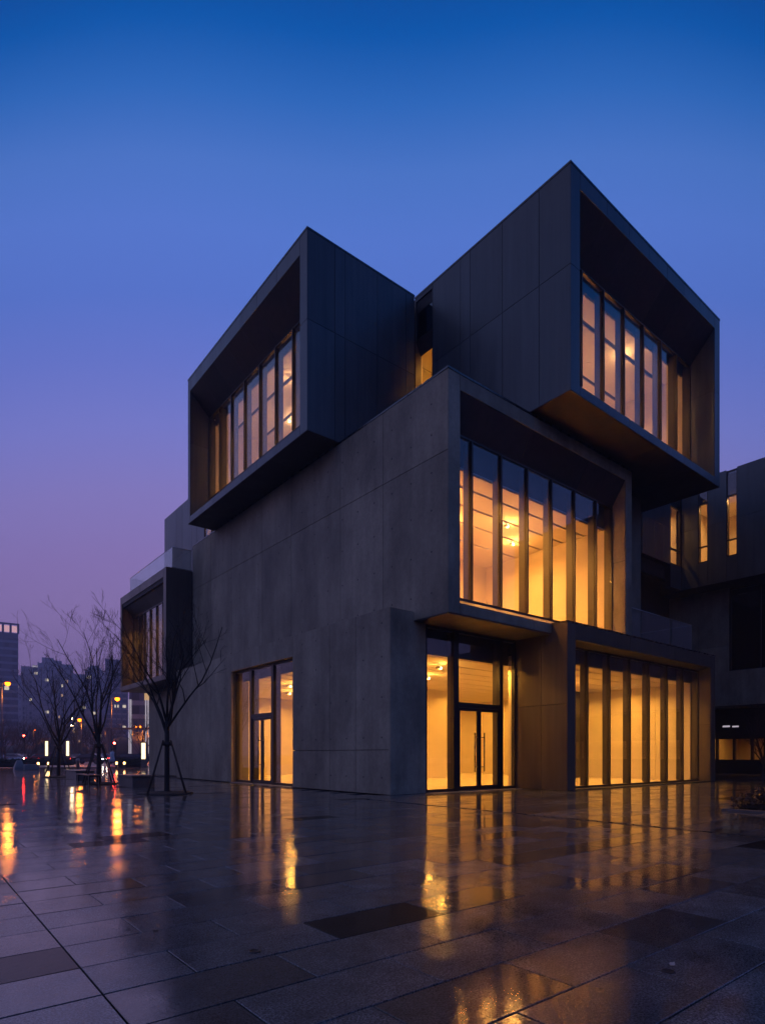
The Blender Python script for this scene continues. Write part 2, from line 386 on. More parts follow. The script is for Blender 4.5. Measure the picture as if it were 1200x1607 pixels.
def window_wall(face, d, a0, a1, z0, z1, mull, parent, fin=0.30, header=None, transoms=None, mats=('frame', 'fin', 'glass'), capw=0.03, end_fins=True, name='window_wall'):
    """frame with a thin outer cap at each joint, a deep fin behind it, one pane per bay; doors etc. are added by the caller"""
    f = MB(); e = 0.05
    face.box(f, a0, a0 + e, d - 0.02, d + 0.1, z0, z1); face.box(f, a1 - e, a1, d - 0.02, d + 0.1, z0, z1)
    face.box(f, a0 + e, a1 - e, d - 0.02, d + 0.1, z0, z0 + 0.07); face.box(f, a0 + e, a1 - e, d - 0.02, d + 0.1, z1 - 0.06, z1)
    w = f.build(name, mats[0], parent)
    for m in mull:
        face.part('mullion_cap', mats[0], w, (m - capw, m + capw, d - 0.06, d + 0.012, z0 + 0.071, z1 - 0.061))
        face.part('fin', mats[1], w, (m - 0.035, m + 0.035, d + 0.03, d + fin, z0 + 0.071, z1 - 0.061))
    if end_fins:
        for m in (a0 + 0.03, a1 - 0.03): face.part('fin', mats[1], w, (m - 0.028, m + 0.028, d + 0.101, d + fin, z0, z1 - 0.061))
    if header: face.part('header', mats[1], w, (a0, a1, d + fin + 0.002, d + fin + 0.08, header, z1 + 0.2))
    ed = [a0 + e] + list(mull) + [a1 - e]
    for p, q in zip(ed[:-1], ed[1:]):
        face.part('pane', mats[2], w, (p + 0.004, q - 0.004, d + 0.013, d + 0.025, z0 + 0.072, z1 - 0.062))
    return w

def room(x0, x1, y0, y1, z0, z1, parent, openside, slots=None, floor='interior_floor', wall='plaster'):
    """walls, floor and a ceiling of separate boards with dark slots between them; openside is the glazed side(s)"""
    th = 0.06
    B('interior_floor', floor, parent, (x0, x1, y0, y1, z0 - 0.08, z0))
    if 'x0' not in openside: B('interior_wall', wall, parent, (x0 - th, x0 - 0.002, y0, y1, z0 - 0.07, z1 + 0.3))
    if 'x1' not in openside: B('interior_wall', wall, parent, (x1 + 0.002, x1 + th, y0, y1, z0 - 0.07, z1 + 0.3))
    if 'y0' not in openside: B('interior_wall', wall, parent, (x0 - th, x1 + th, y0 - th, y0 - 0.002, z0 - 0.07, z1 + 0.3))
    if 'y1' not in openside: B('interior_wall', wall, parent, (x0 - th, x1 + th, y1 + 0.002, y1 + th, z0 - 0.07, z1 + 0.3))
    c = B('ceiling', 'slot_dark', parent, (x0, x1, y0, y1, z1 + 0.12, z1 + 0.2))
    axis, cuts, gap = slots
    lo, hi = (y0, y1) if axis == 'x' else (x0, x1)
    ed = [lo] + list(cuts) + [hi]
    for i, (p, q) in enumerate(zip(ed[:-1], ed[1:])):
        p2 = p + (gap / 2 if i else 0); q2 = q - (gap / 2 if i < len(ed) - 2 else 0)
        if axis == 'x': B('ceiling_board', 'ceiling_white', c, (x0, x1, p2, q2, z1, z1 + 0.05))
        else: B('ceiling_board', 'ceiling_white', c, (p2, q2, y0, y1, z1, z1 + 0.05))
    return c
def downlight(parent, x, y, z, energy, color=WARM, r=0.11, spread=150):
    m = MB(); m.lathe((x, y, z - 0.014), [(r + 0.03, 0), (r + 0.03, 0.013), (r, 0.013), (r, 0.004)], 14)
    o = m.build('downlight_ring', 'ceiling_white', parent)
    m = MB(); m.lathe((x, y, z - 0.008), [(r - 0.004, 0), (r - 0.004, 0.006)], 14); m.build('downlight_lens', 'downlight', parent)
    if energy: area_lamp('downlight_lamp', (x, y, z - 0.02), energy, 2 * r, color, parent).data.spread = math.radians(spread)

def track_spot(parent, x, y, z, energy, color):
    """small spotlight hanging from a ceiling track"""
    m = MB(); m.tube([(x, y, z), (x, y, z - 0.13)], [0.012, 0.012], 6); m.tube([(x - 0.09, y, z - 0.16), (x + 0.07, y, z - 0.16)], [0.045, 0.05], 10); m.build('spot_body', 'ceiling_white', parent)
    m = MB(); m.lathe((x + 0.10, y, z - 0.16), [(0.015, -0.05), (0.045, -0.025), (0.05, 0.0), (0.045, 0.025), (0.015, 0.05)], 10); m.build('spot_lens', 'downlight', parent)
    l = bpy.data.lights.new('spot_lamp', 'POINT'); l.energy = energy; l.color = color; l.shadow_soft_size = 0.06
    o = bpy.data.objects.new('spot_lamp', l); C.objects.link(o); o.parent = parent; o.location = Vector((x + 0.12, y, z - 0.36)) - ORG[parent]

# --- long lower wall of concrete with the side entrance
LW = Face('y', 11.19)
low = MB()
low.box(11.29, 12.58, 13.6, 19.07, 0, 5.5); low.box(11.29, 12.0, 24.22, 30.75, 0, 5.5); low.box(11.29, 12.0, 19.07, 24.22, 4.76, 5.5)
lw = low.build('concrete_wall', 'concrete_dark', MUS)
panels(LW, [13.52, 15.2, 16.67, 19.07], [0.0, 1.33, 5.52], 'concrete', lw, 'concrete_panel', 0.1)
panels(LW, [24.22, 26.4, 28.6, 30.75], [0.0, 5.52], 'concrete', lw, 'concrete_panel', 0.1)
panels(LW, [19.07, 21.64, 24.22], [4.75, 5.52], 'concrete', lw, 'concrete_panel', 0.1)
Face('x', 13.50).part('concrete_panel', 'concrete', lw, (11.2, 12.6, 0, 0.1, 0.007, 5.50))
# --- long upper wall and the storey box above the main entrance
UW = Face('y', 12.10); ZB = 12.19
up = MB(); up.box(12.2, 12.5, 12.14, 30.9, 5.26, 12.1)
uw = up.build('concrete_wall', 'concrete_dark', MUS)
panels(UW, [12.05, 14.96, 17.34, 20.72, 23.14, 26.19, 28.53, 30.9], [5.23, 9.84, 12.13], 'concrete', uw, 'concrete_panel', 0.1)
UW.part('coping', 'steel', uw, (12.02, 30.92, -0.012, 0.4, 12.131, ZB))
# formwork tie holes as dark discs, the holes' shade put into their colour
tie = MB()
def tie_at(face, a, z):
    for r0, m in ((0.027, 0),):
        ring = [(r0 * math.cos(k * math.pi / 4), r0 * math.sin(k * math.pi / 4)) for k in range(8)]
        tie.loft([[face.pt(a + u, -0.003, z + w) for u, w in ring], [face.pt(a + u, 0.004, z + w) for u, w in ring]], 0)
for a in np.arange(12.7, 30.6, 0.9):
    for z in (5.9, 7.1, 8.3, 9.4, 10.5, 11.4):
        if random.random() < (0.95 if a < 20 else 0.6): tie_at(UW, a + 0.02, z)
for a in list(np.arange(13.9, 18.9, 0.9)) + list(np.arange(24.9, 30.5, 0.9)):
    for z in (0.5, 1.7, 2.9, 4.1, 5.1):
        if random.random() < 0.9: tie_at(LW, a, z)
o = tie.build('tie_hole_discs', 'slot_dark', MUS); o['kind'] = 'stuff'

def framed_box(name, face, a0, a1, z0, z1, ia0, ia1, iz0, iz1, D, gz0, gz1, mull, ceil, mat, fascia, pjoint, back, header=True, fin=0.30, soffit_mat='soffit', sloped_sill=True, back_mat='panel_back', wframe=True):
    """front frame of a projecting box: posts, fascia pieces, funnel shaped reveal, deep window wall"""
    bm = MB()
    face.box(bm, a0 + 0.03, ia0, 0.023, D + 0.35, z0 + 0.03, z1 - 0.02); face.box(bm, ia1, a1 - 0.03, 0.023, D + 0.35, z0 + 0.03, z1 - 0.02)
    face.box(bm, ia0, ia1, 0.023, D + 0.35, gz1 + 0.85 if False else max(iz1 + 0.02, gz1 + 0.02), z1 - 0.02)
    face.box(bm, ia0, ia1, 0.023, D + 0.35, z0 + 0.03, min(iz0, gz0) - 0.02)
    o = bm.build(name, back_mat, MUS)
    zs = [z0] + ([pjoint] if pjoint else []) + [z1]
    panels(face, [a0, ia0], zs, mat, o); panels(face, [ia1, a1], zs, mat, o)
    panels(face, fascia, [iz1, z1], mat, o, 'fascia_panel')
    if iz0 - z0 > 0.1: panels(face, fascia, [z0, iz0], mat, o, 'fascia_panel')
    ed = fascia
    for p, q in zip(ed[:-1], ed[1:]):
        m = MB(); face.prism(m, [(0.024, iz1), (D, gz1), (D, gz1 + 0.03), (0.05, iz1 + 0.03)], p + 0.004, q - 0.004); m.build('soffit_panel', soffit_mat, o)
    if sloped_sill:
        m = MB(); face.prism(m, [(0.024, iz0), (D, gz0), (D, gz0 - 0.1), (0.024, iz0 - 0.03)], ia0, ia1); m.build('sill', mat, o)
    jz0, jz1 = min(iz0, gz0), max(iz1, gz1)
    face.part('jamb_panel', mat, o, (ia0 - 0.02, ia0 + 0.004, 0.024, D, jz0, pjoint or (jz0 + jz1) / 2)); face.part('jamb_panel', mat, o, (ia0 - 0.02, ia0 + 0.004, 0.024, D, (pjoint or (jz0 + jz1) / 2) + 0.012, jz1))
    jm = z0 + (z1 - pjoint) if pjoint else (jz0 + jz1) / 2
    jm = pjoint if pjoint else (jz0 + jz1) / 2
    face.part('jamb_panel', mat, o, (ia1 - 0.004, ia1 + 0.02, 0.024, D, jz0, jm)); face.part('jamb_panel', mat, o, (ia1 - 0.004, ia1 + 0.02, 0.024, D, jm + 0.012, jz1))
    if wframe: window_wall(face, D, ia0 + 0.006, ia1 - 0.006, gz0, gz1, mull, MUS, fin, ceil if header else None)
    return o

# --- storey box over the entrance (concrete frame, warm hall behind)
FB = Face('x', 12.04)
ob = framed_box('storey_box', FB, 12.1, 22.12, 5.23, 12.13, 12.59, 21.66, 5.56, 11.68, 0.56, 5.84, 10.82,
                [13.65, 15.02, 16.36, 17.70, 19.08, 20.49], 10.0, 'concrete', [12.59, 16.0, 19.2, 21.66], None, None)
FB.part('coping', 'steel', ob, (12.08, 22.13, -0.014, 0.4, 12.131, ZB))
B('soffit_panel', 'soffit', ob, (12.104, 16.9, 12.06, 13.48, 5.20, 5.228)); 
B('floor_slab', 'panel_back', ob, (12.5, 22.1, 12.7, 19.0, 5.24, 5.74))
B('side_wall', 'concrete', ob, (22.0, 22.118, 12.07, 13.2, 5.5, 12.1))
B('roof', 'panel_back', ob, (12.5, 22.1, 12.4, 30.8, 11.7, 12.05))
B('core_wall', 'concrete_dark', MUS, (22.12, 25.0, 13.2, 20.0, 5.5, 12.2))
c = room(12.6, 21.6, 12.9, 19.0, 5.84, 10.0, MUS, ('y0',), ('x', [13.75, 14.75, 15.85, 17.2], 0.10))
for x, y in ((14.3, 14.75), (16.0, 15.85), (17.9, 14.75), (19.6, 15.85)): track_spot(c, x, y, 10.0, 75, (1.0, 0.42, 0.07))
B('interior_block', 'plaster', MUS, (12.62, 14.7, 16.2, 18.99, 5.85, 8.6))
for i, x in enumerate((13.4, 15.0, 16.6, 18.2, 19.8)):
    for y in (14.2, 15.6, 17.3): downlight(c, x, y, 10.0, 62 if y > 17 else 135, (1.0, 0.40, 0.06)) if not (x > 19 and y < 15) else None

# --- upper box facing the plaza (right)
R0x, R1x, Ry, Rz0, Rz1 = 15.92, 26.56, 10.62, 12.30, 19.28
FR = Face('x', Ry)
orr = framed_box('cantilever_box', FR, R0x, R1x, Rz0, Rz1 - 0.07, 16.42, 26.07, 12.6, 18.68, 0.98, 13.56, 17.62,
                 [17.97, 19.33, 20.70, 22.10, 23.47, 24.78], 17.33, 'panel', [16.42, 17.95, 19.34, 20.68, 22.04, 23.36, 24.72, 26.07], 16.15, None)
FRL = Face('y', R0x)
panels(FRL, [Ry, 11.78, 13.27, 14.74, 15.21, 16.66], [Rz0, 16.15, Rz1 - 0.07], 'panel', orr)
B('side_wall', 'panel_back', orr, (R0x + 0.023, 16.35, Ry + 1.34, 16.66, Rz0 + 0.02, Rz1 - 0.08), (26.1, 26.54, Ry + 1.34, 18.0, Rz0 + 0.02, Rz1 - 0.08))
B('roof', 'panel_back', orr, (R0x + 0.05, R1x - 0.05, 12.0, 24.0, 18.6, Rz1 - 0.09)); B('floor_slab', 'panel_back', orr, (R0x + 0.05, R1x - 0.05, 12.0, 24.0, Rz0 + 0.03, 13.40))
B('coping', 'steel', orr, (R0x - 0.012, R1x + 0.012, Ry - 0.012, Ry + 0.3, Rz1 - 0.069, Rz1), (R0x - 0.012, R0x + 0.3, Ry + 0.3, 17.7, Rz1 - 0.069, Rz1), (R1x - 0.3, R1x + 0.012, Ry + 0.3, 24, Rz1 - 0.069, Rz1))
for k, (p, q) in enumerate(zip([R0x, 18.6, 21.3, 24.0], [18.6, 21.3, 24.0, R1x])):
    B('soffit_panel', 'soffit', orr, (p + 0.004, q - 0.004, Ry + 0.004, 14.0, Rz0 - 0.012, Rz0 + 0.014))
B('side_panel', 'panel', orr, (R1x - 0.022, R1x, Ry + 0.02, 18.0, Rz0 + 0.01, Rz1 - 0.08))
c = room(16.46, 26.05, 11.92, 16.55, 13.56, 17.33, MUS, ('y0',), ('x', [12.75, 14.6], 0.16))
for x in (17.6, 19.9, 22.2, 24.6):
    for y in (14.0, 15.5): downlight(c, x, y, 17.33, 46, WARM2, spread=105)
for x, y in ((22.6, 12.75), (18.8, 14.6)): track_spot(c, x, y, 17.33, 30, (1.0, 0.5, 0.16))
# narrow stair window between the two upper boxes
SL = Face('y', R0x)
so = SL.part('stair_window', 'frame', MUS, (16.665, 16.70, 0.0, 0.25, Rz0, Rz1 - 0.075), (16.70, 17.64, 0.0, 0.2, 19.05, Rz1 - 0.075), (16.70, 17.64, 0.03, 0.25, 17.49, 17.56))
SL.part('pane', 'glass_dark', so, (16.70, 17.64, 0.06, 0.075, 17.561, 19.049)); SL.part('spandrel', 'panel_back', so, (16.70, 17.64, 0.2, 0.24, 17.57, 19.04))
m = MB(); SL.prism(m, [(0.02, 17.489), (0.27, 17.02), (0.29, 17.05), (0.25, 17.489)], 16.701, 17.64); m.build('soffit_panel', 'soffit', so)
SL.part('pane', 'glass', so, (16.70, 17.64, 0.275, 0.287, 12.3, 17.02))
SL.part('jamb_panel', 'panel_brown', so, (17.64, 17.68, 0.0, 0.29, 12.3, Rz1 - 0.08))
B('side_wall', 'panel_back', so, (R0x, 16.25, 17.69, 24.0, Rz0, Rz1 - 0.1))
c = room(16.3, 20.0, 16.705, 21.0, 12.35, 17.35, MUS, ('x0',), ('x', [18.5], 0.08))
B('interior_wall', 'plaster', MUS, (16.28, 16.33, 17.7, 21.0, 12.3, 17.6))
for x, y in ((17.2, 17.6), (18.6, 18.9)): downlight(c, x, y, 17.35, 170)

# --- upper box facing the street (left)
Lx, Ly0, Ly1, Lz0, Lz1 = 10.79, 17.42, 28.15, 12.20, 19.09
FL = Face('y', Lx)
ol = framed_box('cantilever_box', FL, Ly0, Ly1, Lz0, Lz1 - 0.07, 17.90, 27.88, 12.5, 18.42, 0.95, 13.47, 17.47,
                [18.62, 19.94, 21.28, 22.63, 24.04, 25.35, 26.60], 17.2, 'panel', [17.90, 19.5, 21.08, 22.46, 23.85, 25.2, 26.51, 27.88], 15.97, None)
FLR = Face('x', Ly0)
panels(FLR, [Lx, 11.92, 12.36, 13.82, 15.23, 15.66], [Lz0, 15.97, Lz1 - 0.07], 'panel', ol)
B('side_wall', 'panel_back', ol, (Lx + 1.32, 15.65, Ly0 + 0.023, 17.85, Lz0 + 0.02, Lz1 - 0.08), (Lx + 1.32, 15.9, 27.9, 28.12, Lz0 + 0.02, Lz1 - 0.08))
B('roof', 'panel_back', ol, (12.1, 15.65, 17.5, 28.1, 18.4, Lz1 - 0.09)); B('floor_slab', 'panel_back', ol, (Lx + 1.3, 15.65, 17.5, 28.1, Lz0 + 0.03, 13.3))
B('coping', 'steel', ol, (Lx - 0.012, Lx + 0.3, Ly0 - 0.012, Ly1 + 0.012, Lz1 - 0.069, Lz1), (Lx + 0.3, 15.67, Ly0 - 0.012, Ly0 + 0.3, Lz1 - 0.069, Lz1))
for p, q in zip([17.42, 20.1, 22.8, 25.5], [20.1, 22.8, 25.5, 28.15]):
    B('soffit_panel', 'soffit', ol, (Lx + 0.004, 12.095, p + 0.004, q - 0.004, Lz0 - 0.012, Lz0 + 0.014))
B('side_panel', 'panel', ol, (Lx + 0.02, 15.9, 28.125, Ly1, Lz0 + 0.01, Lz1 - 0.08))
B('side_wall', 'panel_back', ol, (15.58, 15.64, 17.86, 27.88, 12.25, 18.4))
c = room(12.05, 15.5, 17.95, 27.85, 13.47, 17.2, MUS, ('x0',), ('y', [13.0, 14.4], 0.16))
for y in (18.8, 21.2, 23.6, 26.0):
    for x in (13.9, 15.1): downlight(c, x, y, 17.2, 46, WARM2, spread=105)

for x, y in ((13.0, 22.2), (14.4, 25.0)): track_spot(c, x, y, 17.2, 30, (1.0, 0.5, 0.16))
# --- bay box on the street side, with a glass balustrade on its roof
Bx = 10.73
FY = Face('y', Bx)
oy = framed_box('bay_box', FY, 30.97, 39.1, 5.08, 10.86, 31.4, 38.8, 5.36, 10.4, 0.68, 5.44, 9.65,
                [32.3, 33.36, 34.4, 35.5, 36.55, 37.5], 9.4, 'panel_brown', [31.4, 33.3, 35.1, 36.9, 38.8], None, None, soffit_mat='panel_brown')
panels(Face('x', 30.97), [Bx, 12.095], [5.08, 10.86], 'panel_brown', oy)
B('side_wall', 'panel_back', oy, (11.75, 14.5, 30.995, 31.3, 5.12, 10.82), (11.75, 14.5, 38.8, 39.08, 5.12, 10.82))
B('roof', 'panel_back', oy, (Bx + 0.05, 15, 31.0, 39.0, 10.2, 10.83)); B('floor_slab', 'soffit', oy, (Bx + 0.03, 15, 31.0, 39.0, 5.06, 5.35))
c = room(11.75, 14.4, 31.35, 38.75, 5.44, 9.4, MUS, ('x0',), ('y', [13.0], 0.1))
for y in (32.5, 35.0, 37.5): downlight(c, 12.6, y, 9.4, 95)
B('recessed_wall', 'concrete', MUS, (12.1, 12.4, 30.75, 37.93, 0, 5.07), (12.4, 20, 37.6, 37.93, 0, 5.07))
def railing(name, pts, zb, zt, step, parent=MUS):
    r = MB()
    for (p, q) in zip(pts[:-1], pts[1:]):
        r.tube([(*p, zt + 0.012), (*q, zt + 0.012)], [0.016, 0.016], 6)
        r.box(min(p[0], q[0]) - 0.02, max(p[0], q[0]) + 0.02, min(p[1], q[1]) - 0.02, max(p[1], q[1]) + 0.02, zb, zb + 0.05)
    o = r.build(name, 'rail_metal', parent)
    for (p, q) in zip(pts[:-1], pts[1:]):
        P, Q = Vector(p), Vector(q); L = (Q - P).length; n = max(1, round(L / step)); u = (Q - P) / L
        for i in range(n):
            a = P + u * (L * i / n + 0.012); b = P + u * (L * (i + 1) / n - 0.012)
            B('glass_panel', 'rail_glass', o, (min(a.x, b.x) - 0.007, max(a.x, b.x) + 0.007, min(a.y, b.y) - 0.007, max(a.y, b.y) + 0.007, zb + 0.05, zt))
    return o
railing('balustrade', [(12.1, 31.06), (11.08, 31.06), (11.08, 38.3), (12.5, 38.3)], 10.87, 11.95, 1.2)
# set-back top storey behind the street side box
BV = Face('y', 12.6)
bv = B('setback_storey', 'panel_back', MUS, (12.63, 17, 30.6, 36.6, 10.85, 15.4), (12.63, 17, 28.2, 30.6, 14.2, 15.4), (12.63, 17, 28.16, 28.3, 12.0, 14.2))
panels(BV, [30.6, 31.6, 32.3, 33.7, 34.7, 36.65], [10.87, 12.45, 15.45], 'panel', bv)
panels(BV, [28.2, 29.4, 30.6], [14.1, 15.45], 'panel', bv)
panels(Face('x', 36.6), [12.6, 17], [10.87, 15.45], 'panel', bv)
window_wall(BV, 0.03, 28.3, 30.6, 12.2, 14.1, [29.6], MUS, 0.15)
c = room(12.8, 16.5, 28.25, 30.5, 12.2, 14.1, MUS, ('x0',), ('y', [14], 0.08)); downlight(c, 13.6, 29.2, 14.1, 16)

# --- glazed wing (right) with terrace balustrade
Wx0, Wx1, Wy, Wz = 16.95, 28.12, 11.43, 5.57
FW = Face('x', Wy)
ow = framed_box('entrance_wing', FW, Wx0, Wx1, 0.0, Wz - 0.05, 17.42, 27.66, 0.0, 4.99, 0.54, 0.02, 4.90,
                [18.90, 20.35, 21.79, 23.25, 24.74, 26.15], 4.38, 'panel_brown', [17.42, 20.9, 24.3, 27.66], None, None, sloped_sill=False, fin=0.24)
panels(Face('y', Wx0), [Wy, 12.45, 13.55], [0.0, 2.85, Wz - 0.05], 'panel_brown', ow)
B('side_wall', 'panel_back', ow, (Wx0 + 0.023, 17.4, 12.3, 13.55, 0.0, 5.2), (27.7, 28.1, 12.3, 30.6, 0.0, 5.4))
B('side_panel', 'panel_brown', ow, (28.1, 28.12, Wy + 0.02, 30.0, 0.0, 5.5))
B('roof', 'panel_back', ow, (16.97, 28.1, 11.45, 20, 5.05, 5.50)); B('coping', 'steel', ow, (Wx0 - 0.012, Wx1 + 0.012, Wy - 0.012, Wy + 0.25, Wz - 0.049, Wz), (Wx0 - 0.012, Wx0 + 0.2, Wy + 0.25, 12.03, Wz - 0.049, Wz), (Wx1 - 0.2, Wx1 + 0.012, Wy + 0.25, 20, Wz - 0.049, Wz))
railing('balustrade', [(22.14, 12.1), (27.35, 12.1), (27.35, 18.0)], 5.51, 6.90, 1.3)
B('threshold', 'kerb_stone', ow, (17.42, 27.66, 11.46, 11.93, -0.03, 0.012))

# --- main entrance and side entrance
def double_door(face, d, a0, a1, z1, parent):
    mid = (a0 + a1) / 2; st = 0.085
    for p, q, hs in ((a0, mid - 0.004, -1), (mid + 0.004, a1, 1)):
        lf = face.part('door_leaf', 'frame', parent, (p, p + st, d - 0.03, d + 0.03, 0.02, z1), (q - st, q, d - 0.03, d + 0.03, 0.02, z1), (p + st, q - st, d - 0.03, d + 0.03, 0.02, 0.16), (p + st, q - st, d - 0.03, d + 0.03, z1 - 0.1, z1))
        face.part('pane', 'glass', lf, (p + st - 0.002, q - st + 0.002, d - 0.006, d + 0.006, 0.161, z1 - 0.101))
        ha = (q - 0.26) if hs < 0 else (p + 0.20); m = MB()
        m.tube([face.pt(ha, d - 0.07, 0.62), face.pt(ha, d - 0.07, 1.92)], [0.02, 0.02], 8)
        for zz in (0.78, 1.76): m.tube([face.pt(ha, d - 0.07, zz), face.pt(ha + (0.18 if hs < 0 else -0.12), d - 0.03, zz)], [0.014, 0.014], 6)
        m.build('handle', 'steel', lf)
def entrance(face, d, a0, a1, z1, mull, doorbay, ztr, header):
    f = MB(); e = 0.06
    face.box(f, a0, a0 + e, d - 0.05, d + 0.1, 0.0, z1); face.box(f, a1 - e, a1, d - 0.05, d + 0.1, 0.0, z1); face.box(f, a0 + e, a1 - e, d - 0.05, d + 0.1, z1 - 0.07, z1)
    w = f.build('entrance_screen', 'frame', MUS)
    ed = [a0 + e]
    for m0, m1 in mull:
        face.part('mullion', 'frame', w, (m0, m1, d - 0.06, d + 0.1, 0.0, z1 - 0.071)); face.part('fin', 'fin', w, ((m0 + m1) / 2 - 0.05, (m0 + m1) / 2 + 0.05, d + 0.101, d + 0.3, 0.03, z1 - 0.071)); ed += [m0, m1]
    ed += [a1 - e]
    for i in range(0, len(ed), 2):
        p, q = ed[i], ed[i + 1]
        if i // 2 == doorbay:
            face.part('transom', 'frame', w, (p, q, d - 0.06, d + 0.1, ztr, ztr + 0.16)); face.part('pane', 'glass', w, (p, q, d, d + 0.012, ztr + 0.161, z1 - 0.071))
            double_door(face, d, p + 0.01, q - 0.01, ztr - 0.004, MUS)
        else:
            face.part('bottom_rail', 'frame', w, (p, q, d - 0.04, d + 0.08, 0.0, 0.1)); face.part('pane', 'glass', w, (p, q, d, d + 0.012, 0.101, z1 - 0.071))
    face.part('header', 'fin', w, (a0, a1, d + 0.302, d + 0.36, header, z1 + 0.1))
entrance(Face('x', 13.5), 0.06, 12.61, 16.93, 5.18, [(13.83, 14.05), (16.07, 16.24)], 1, 2.72, 4.36)
entrance(LW, 0.25, 19.08, 24.21, 4.75, [(20.86, 21.04), (22.70, 22.88)], 1, 2.68, 4.36)
B('side_jamb', 'panel_brown', lw, (11.292, 11.6, 24.2, 24.226, 0, 4.75)); B('threshold', 'kerb_stone', lw, (11.1, 11.44, 19.09, 24.2, -0.03, 0.010))
B('threshold', 'kerb_stone', MUS, (12.62, 16.92, 13.2, 13.55, -0.03, 0.012))
# ground floor hall
HC = 4.36
cuts = list(np.arange(12.9, 30.2, 1.15))
hall_c = room(11.75, 27.6, 13.88, 30.5, 0.02, HC, MUS, ('y0', 'x0'), ('x', cuts[1:], 0.075))
room(17.46, 27.6, 12.28, 13.87, 0.02, HC, MUS, ('y0', 'y1', 'x0'), ('x', [13.0], 0.075))
B('interior_wall', 'plaster', MUS, (11.7, 12.0, 24.3, 30.5, 0.0, 4.7), (12.6, 12.9, 13.95, 19.05, 0.0, 4.7), (11.76, 12.6, 18.98, 19.05, 0.0, 4.7), (17.0, 17.44, 12.3, 13.9, 0.0, 4.7))
B('interior_block', 'plaster', MUS, (18.4, 21.4, 21.4, 24.5, 0.02, 4.5))
for x in (14.2, 16.6, 19.0, 21.4, 23.8, 26.2):
    for y in (14.05, 16.9, 20.4, 23.9, 27.3):
        if 18.2 < x < 21.6 and 21.3 < y < 24.6: continue
        downlight(hall_c, x, y, HC, 66)
for y in (15.2, 17.6, 20.0, 22.4): downlight(hall_c, 26.7, y, HC, 36)  # extra row added to brighten the right-hand wall of the wing
for x, y in ((12.9, 21.0), (12.9, 25.2), (14.2, 29.3), (16.6, 29.3), (19.0, 29.3)): downlight(hall_c, x, y, HC, 60)  # extra lamps added to brighten the bay behind the side entrance
for x, y in ((14.6, 15.0), (16.2, 17.3), (19.6, 14.6), (23.0, 15.6), (13.4, 23.2), (15.0, 26.0)): track_spot(hall_c, x, y, HC, 42, (1.0, 0.44, 0.06))  # track spots added here to lift the brightness of the hall ceiling
for x in (18.6, 20.9, 23.4, 25.9): downlight(hall_c, x, 13.2, HC, 42)
#@@MORE
# ------------------------------------------------------------------ more materials
plain('bark', (0.035, 0.028, 0.024), 0.8, 0, 0.3, 20, 0.5); plain('stake_wood', (0.05, 0.036, 0.028), 0.7, 0, 0.2, 12)
plain('soil', (0.03, 0.024, 0.02), 0.8, 0, 0.3, 10, 0.6); plain('bench_stone', (0.10, 0.095, 0.09), 0.45, 0, 0.2, 5, 0.15); plain('bench_wood', (0.16, 0.07, 0.035), 0.5, 0, 0.25, 9)
plain('leaf_dark', (0.030, 0.040, 0.020), 0.6, 0, 0.4, 8); plain('leaf_rust', (0.055, 0.032, 0.018), 0.6, 0, 0.4, 8)
plain('leaf_pale', (0.5, 0.45, 0.36), 0.5); plain('white_stone', (0.32, 0.30, 0.28), 0.6, 0, 0.1, 4); plain('pole_metal', (0.12, 0.12, 0.12), 0.4, 0.6); plain('dark_metal', (0.03, 0.03, 0.03), 0.4, 0.5)
emit('sodium', (1.0, 0.14, 0.004), 14.0); emit('white_lamp', (1.0, 0.7, 0.42), 40.0); emit('red_lamp', (1.0, 0.03, 0.02), 130.0); emit('pillar_light', (1.0, 0.74, 0.40), 2.6)
emit('bollard_light', (1.0, 0.5, 0.15), 10.0); emit('lit_window', (1.0, 0.85, 0.62), 0.9); emit('lit_window_warm', (1.0, 0.6, 0.28), 0.6); emit('crown_light', (1.0, 0.55, 0.62), 0.8); emit('lit_strip', (0.95, 0.85, 1.0), 0.45)
emit('tail_light', (1.0, 0.04, 0.02), 14.0); emit('head_light', (1.0, 0.85, 0.65), 40.0)
plain('tower_wall', (0.2, 0.2, 0.24), 0.5, 0, 0.1, 0.05); plain('tower_band', (0.26, 0.26, 0.31), 0.5, 0, 0.1, 0.05); plain('tower_glass', (0.10, 0.11, 0.15), 0.12, 0.0, 0.2, 0.08)
plain('apartment_wall', (0.42, 0.38, 0.40), 0.7, 0, 0.1, 0.03); plain('apartment_band', (0.26, 0.24, 0.27), 0.7, 0, 0.1, 0.03); plain('window_dark', (0.03, 0.035, 0.05), 0.1)
plain('skyline_dark', (0.03, 0.035, 0.03), 0.9, 0, 0.3, 0.02)
plain('skin', (0.45, 0.28, 0.2), 0.6); plain('coat_white', (0.75, 0.73, 0.74), 0.7); plain('trousers', (0.03, 0.03, 0.035), 0.8); plain('hair', (0.012, 0.01, 0.01), 0.5)
plain('car_dark', (0.02, 0.02, 0.025), 0.2, 0.3); plain('car_silver', (0.35, 0.35, 0.37), 0.25, 0.6); plain('car_red', (0.18, 0.02, 0.02), 0.2, 0.2); plain('tyre', (0.015, 0.015, 0.015), 0.8)

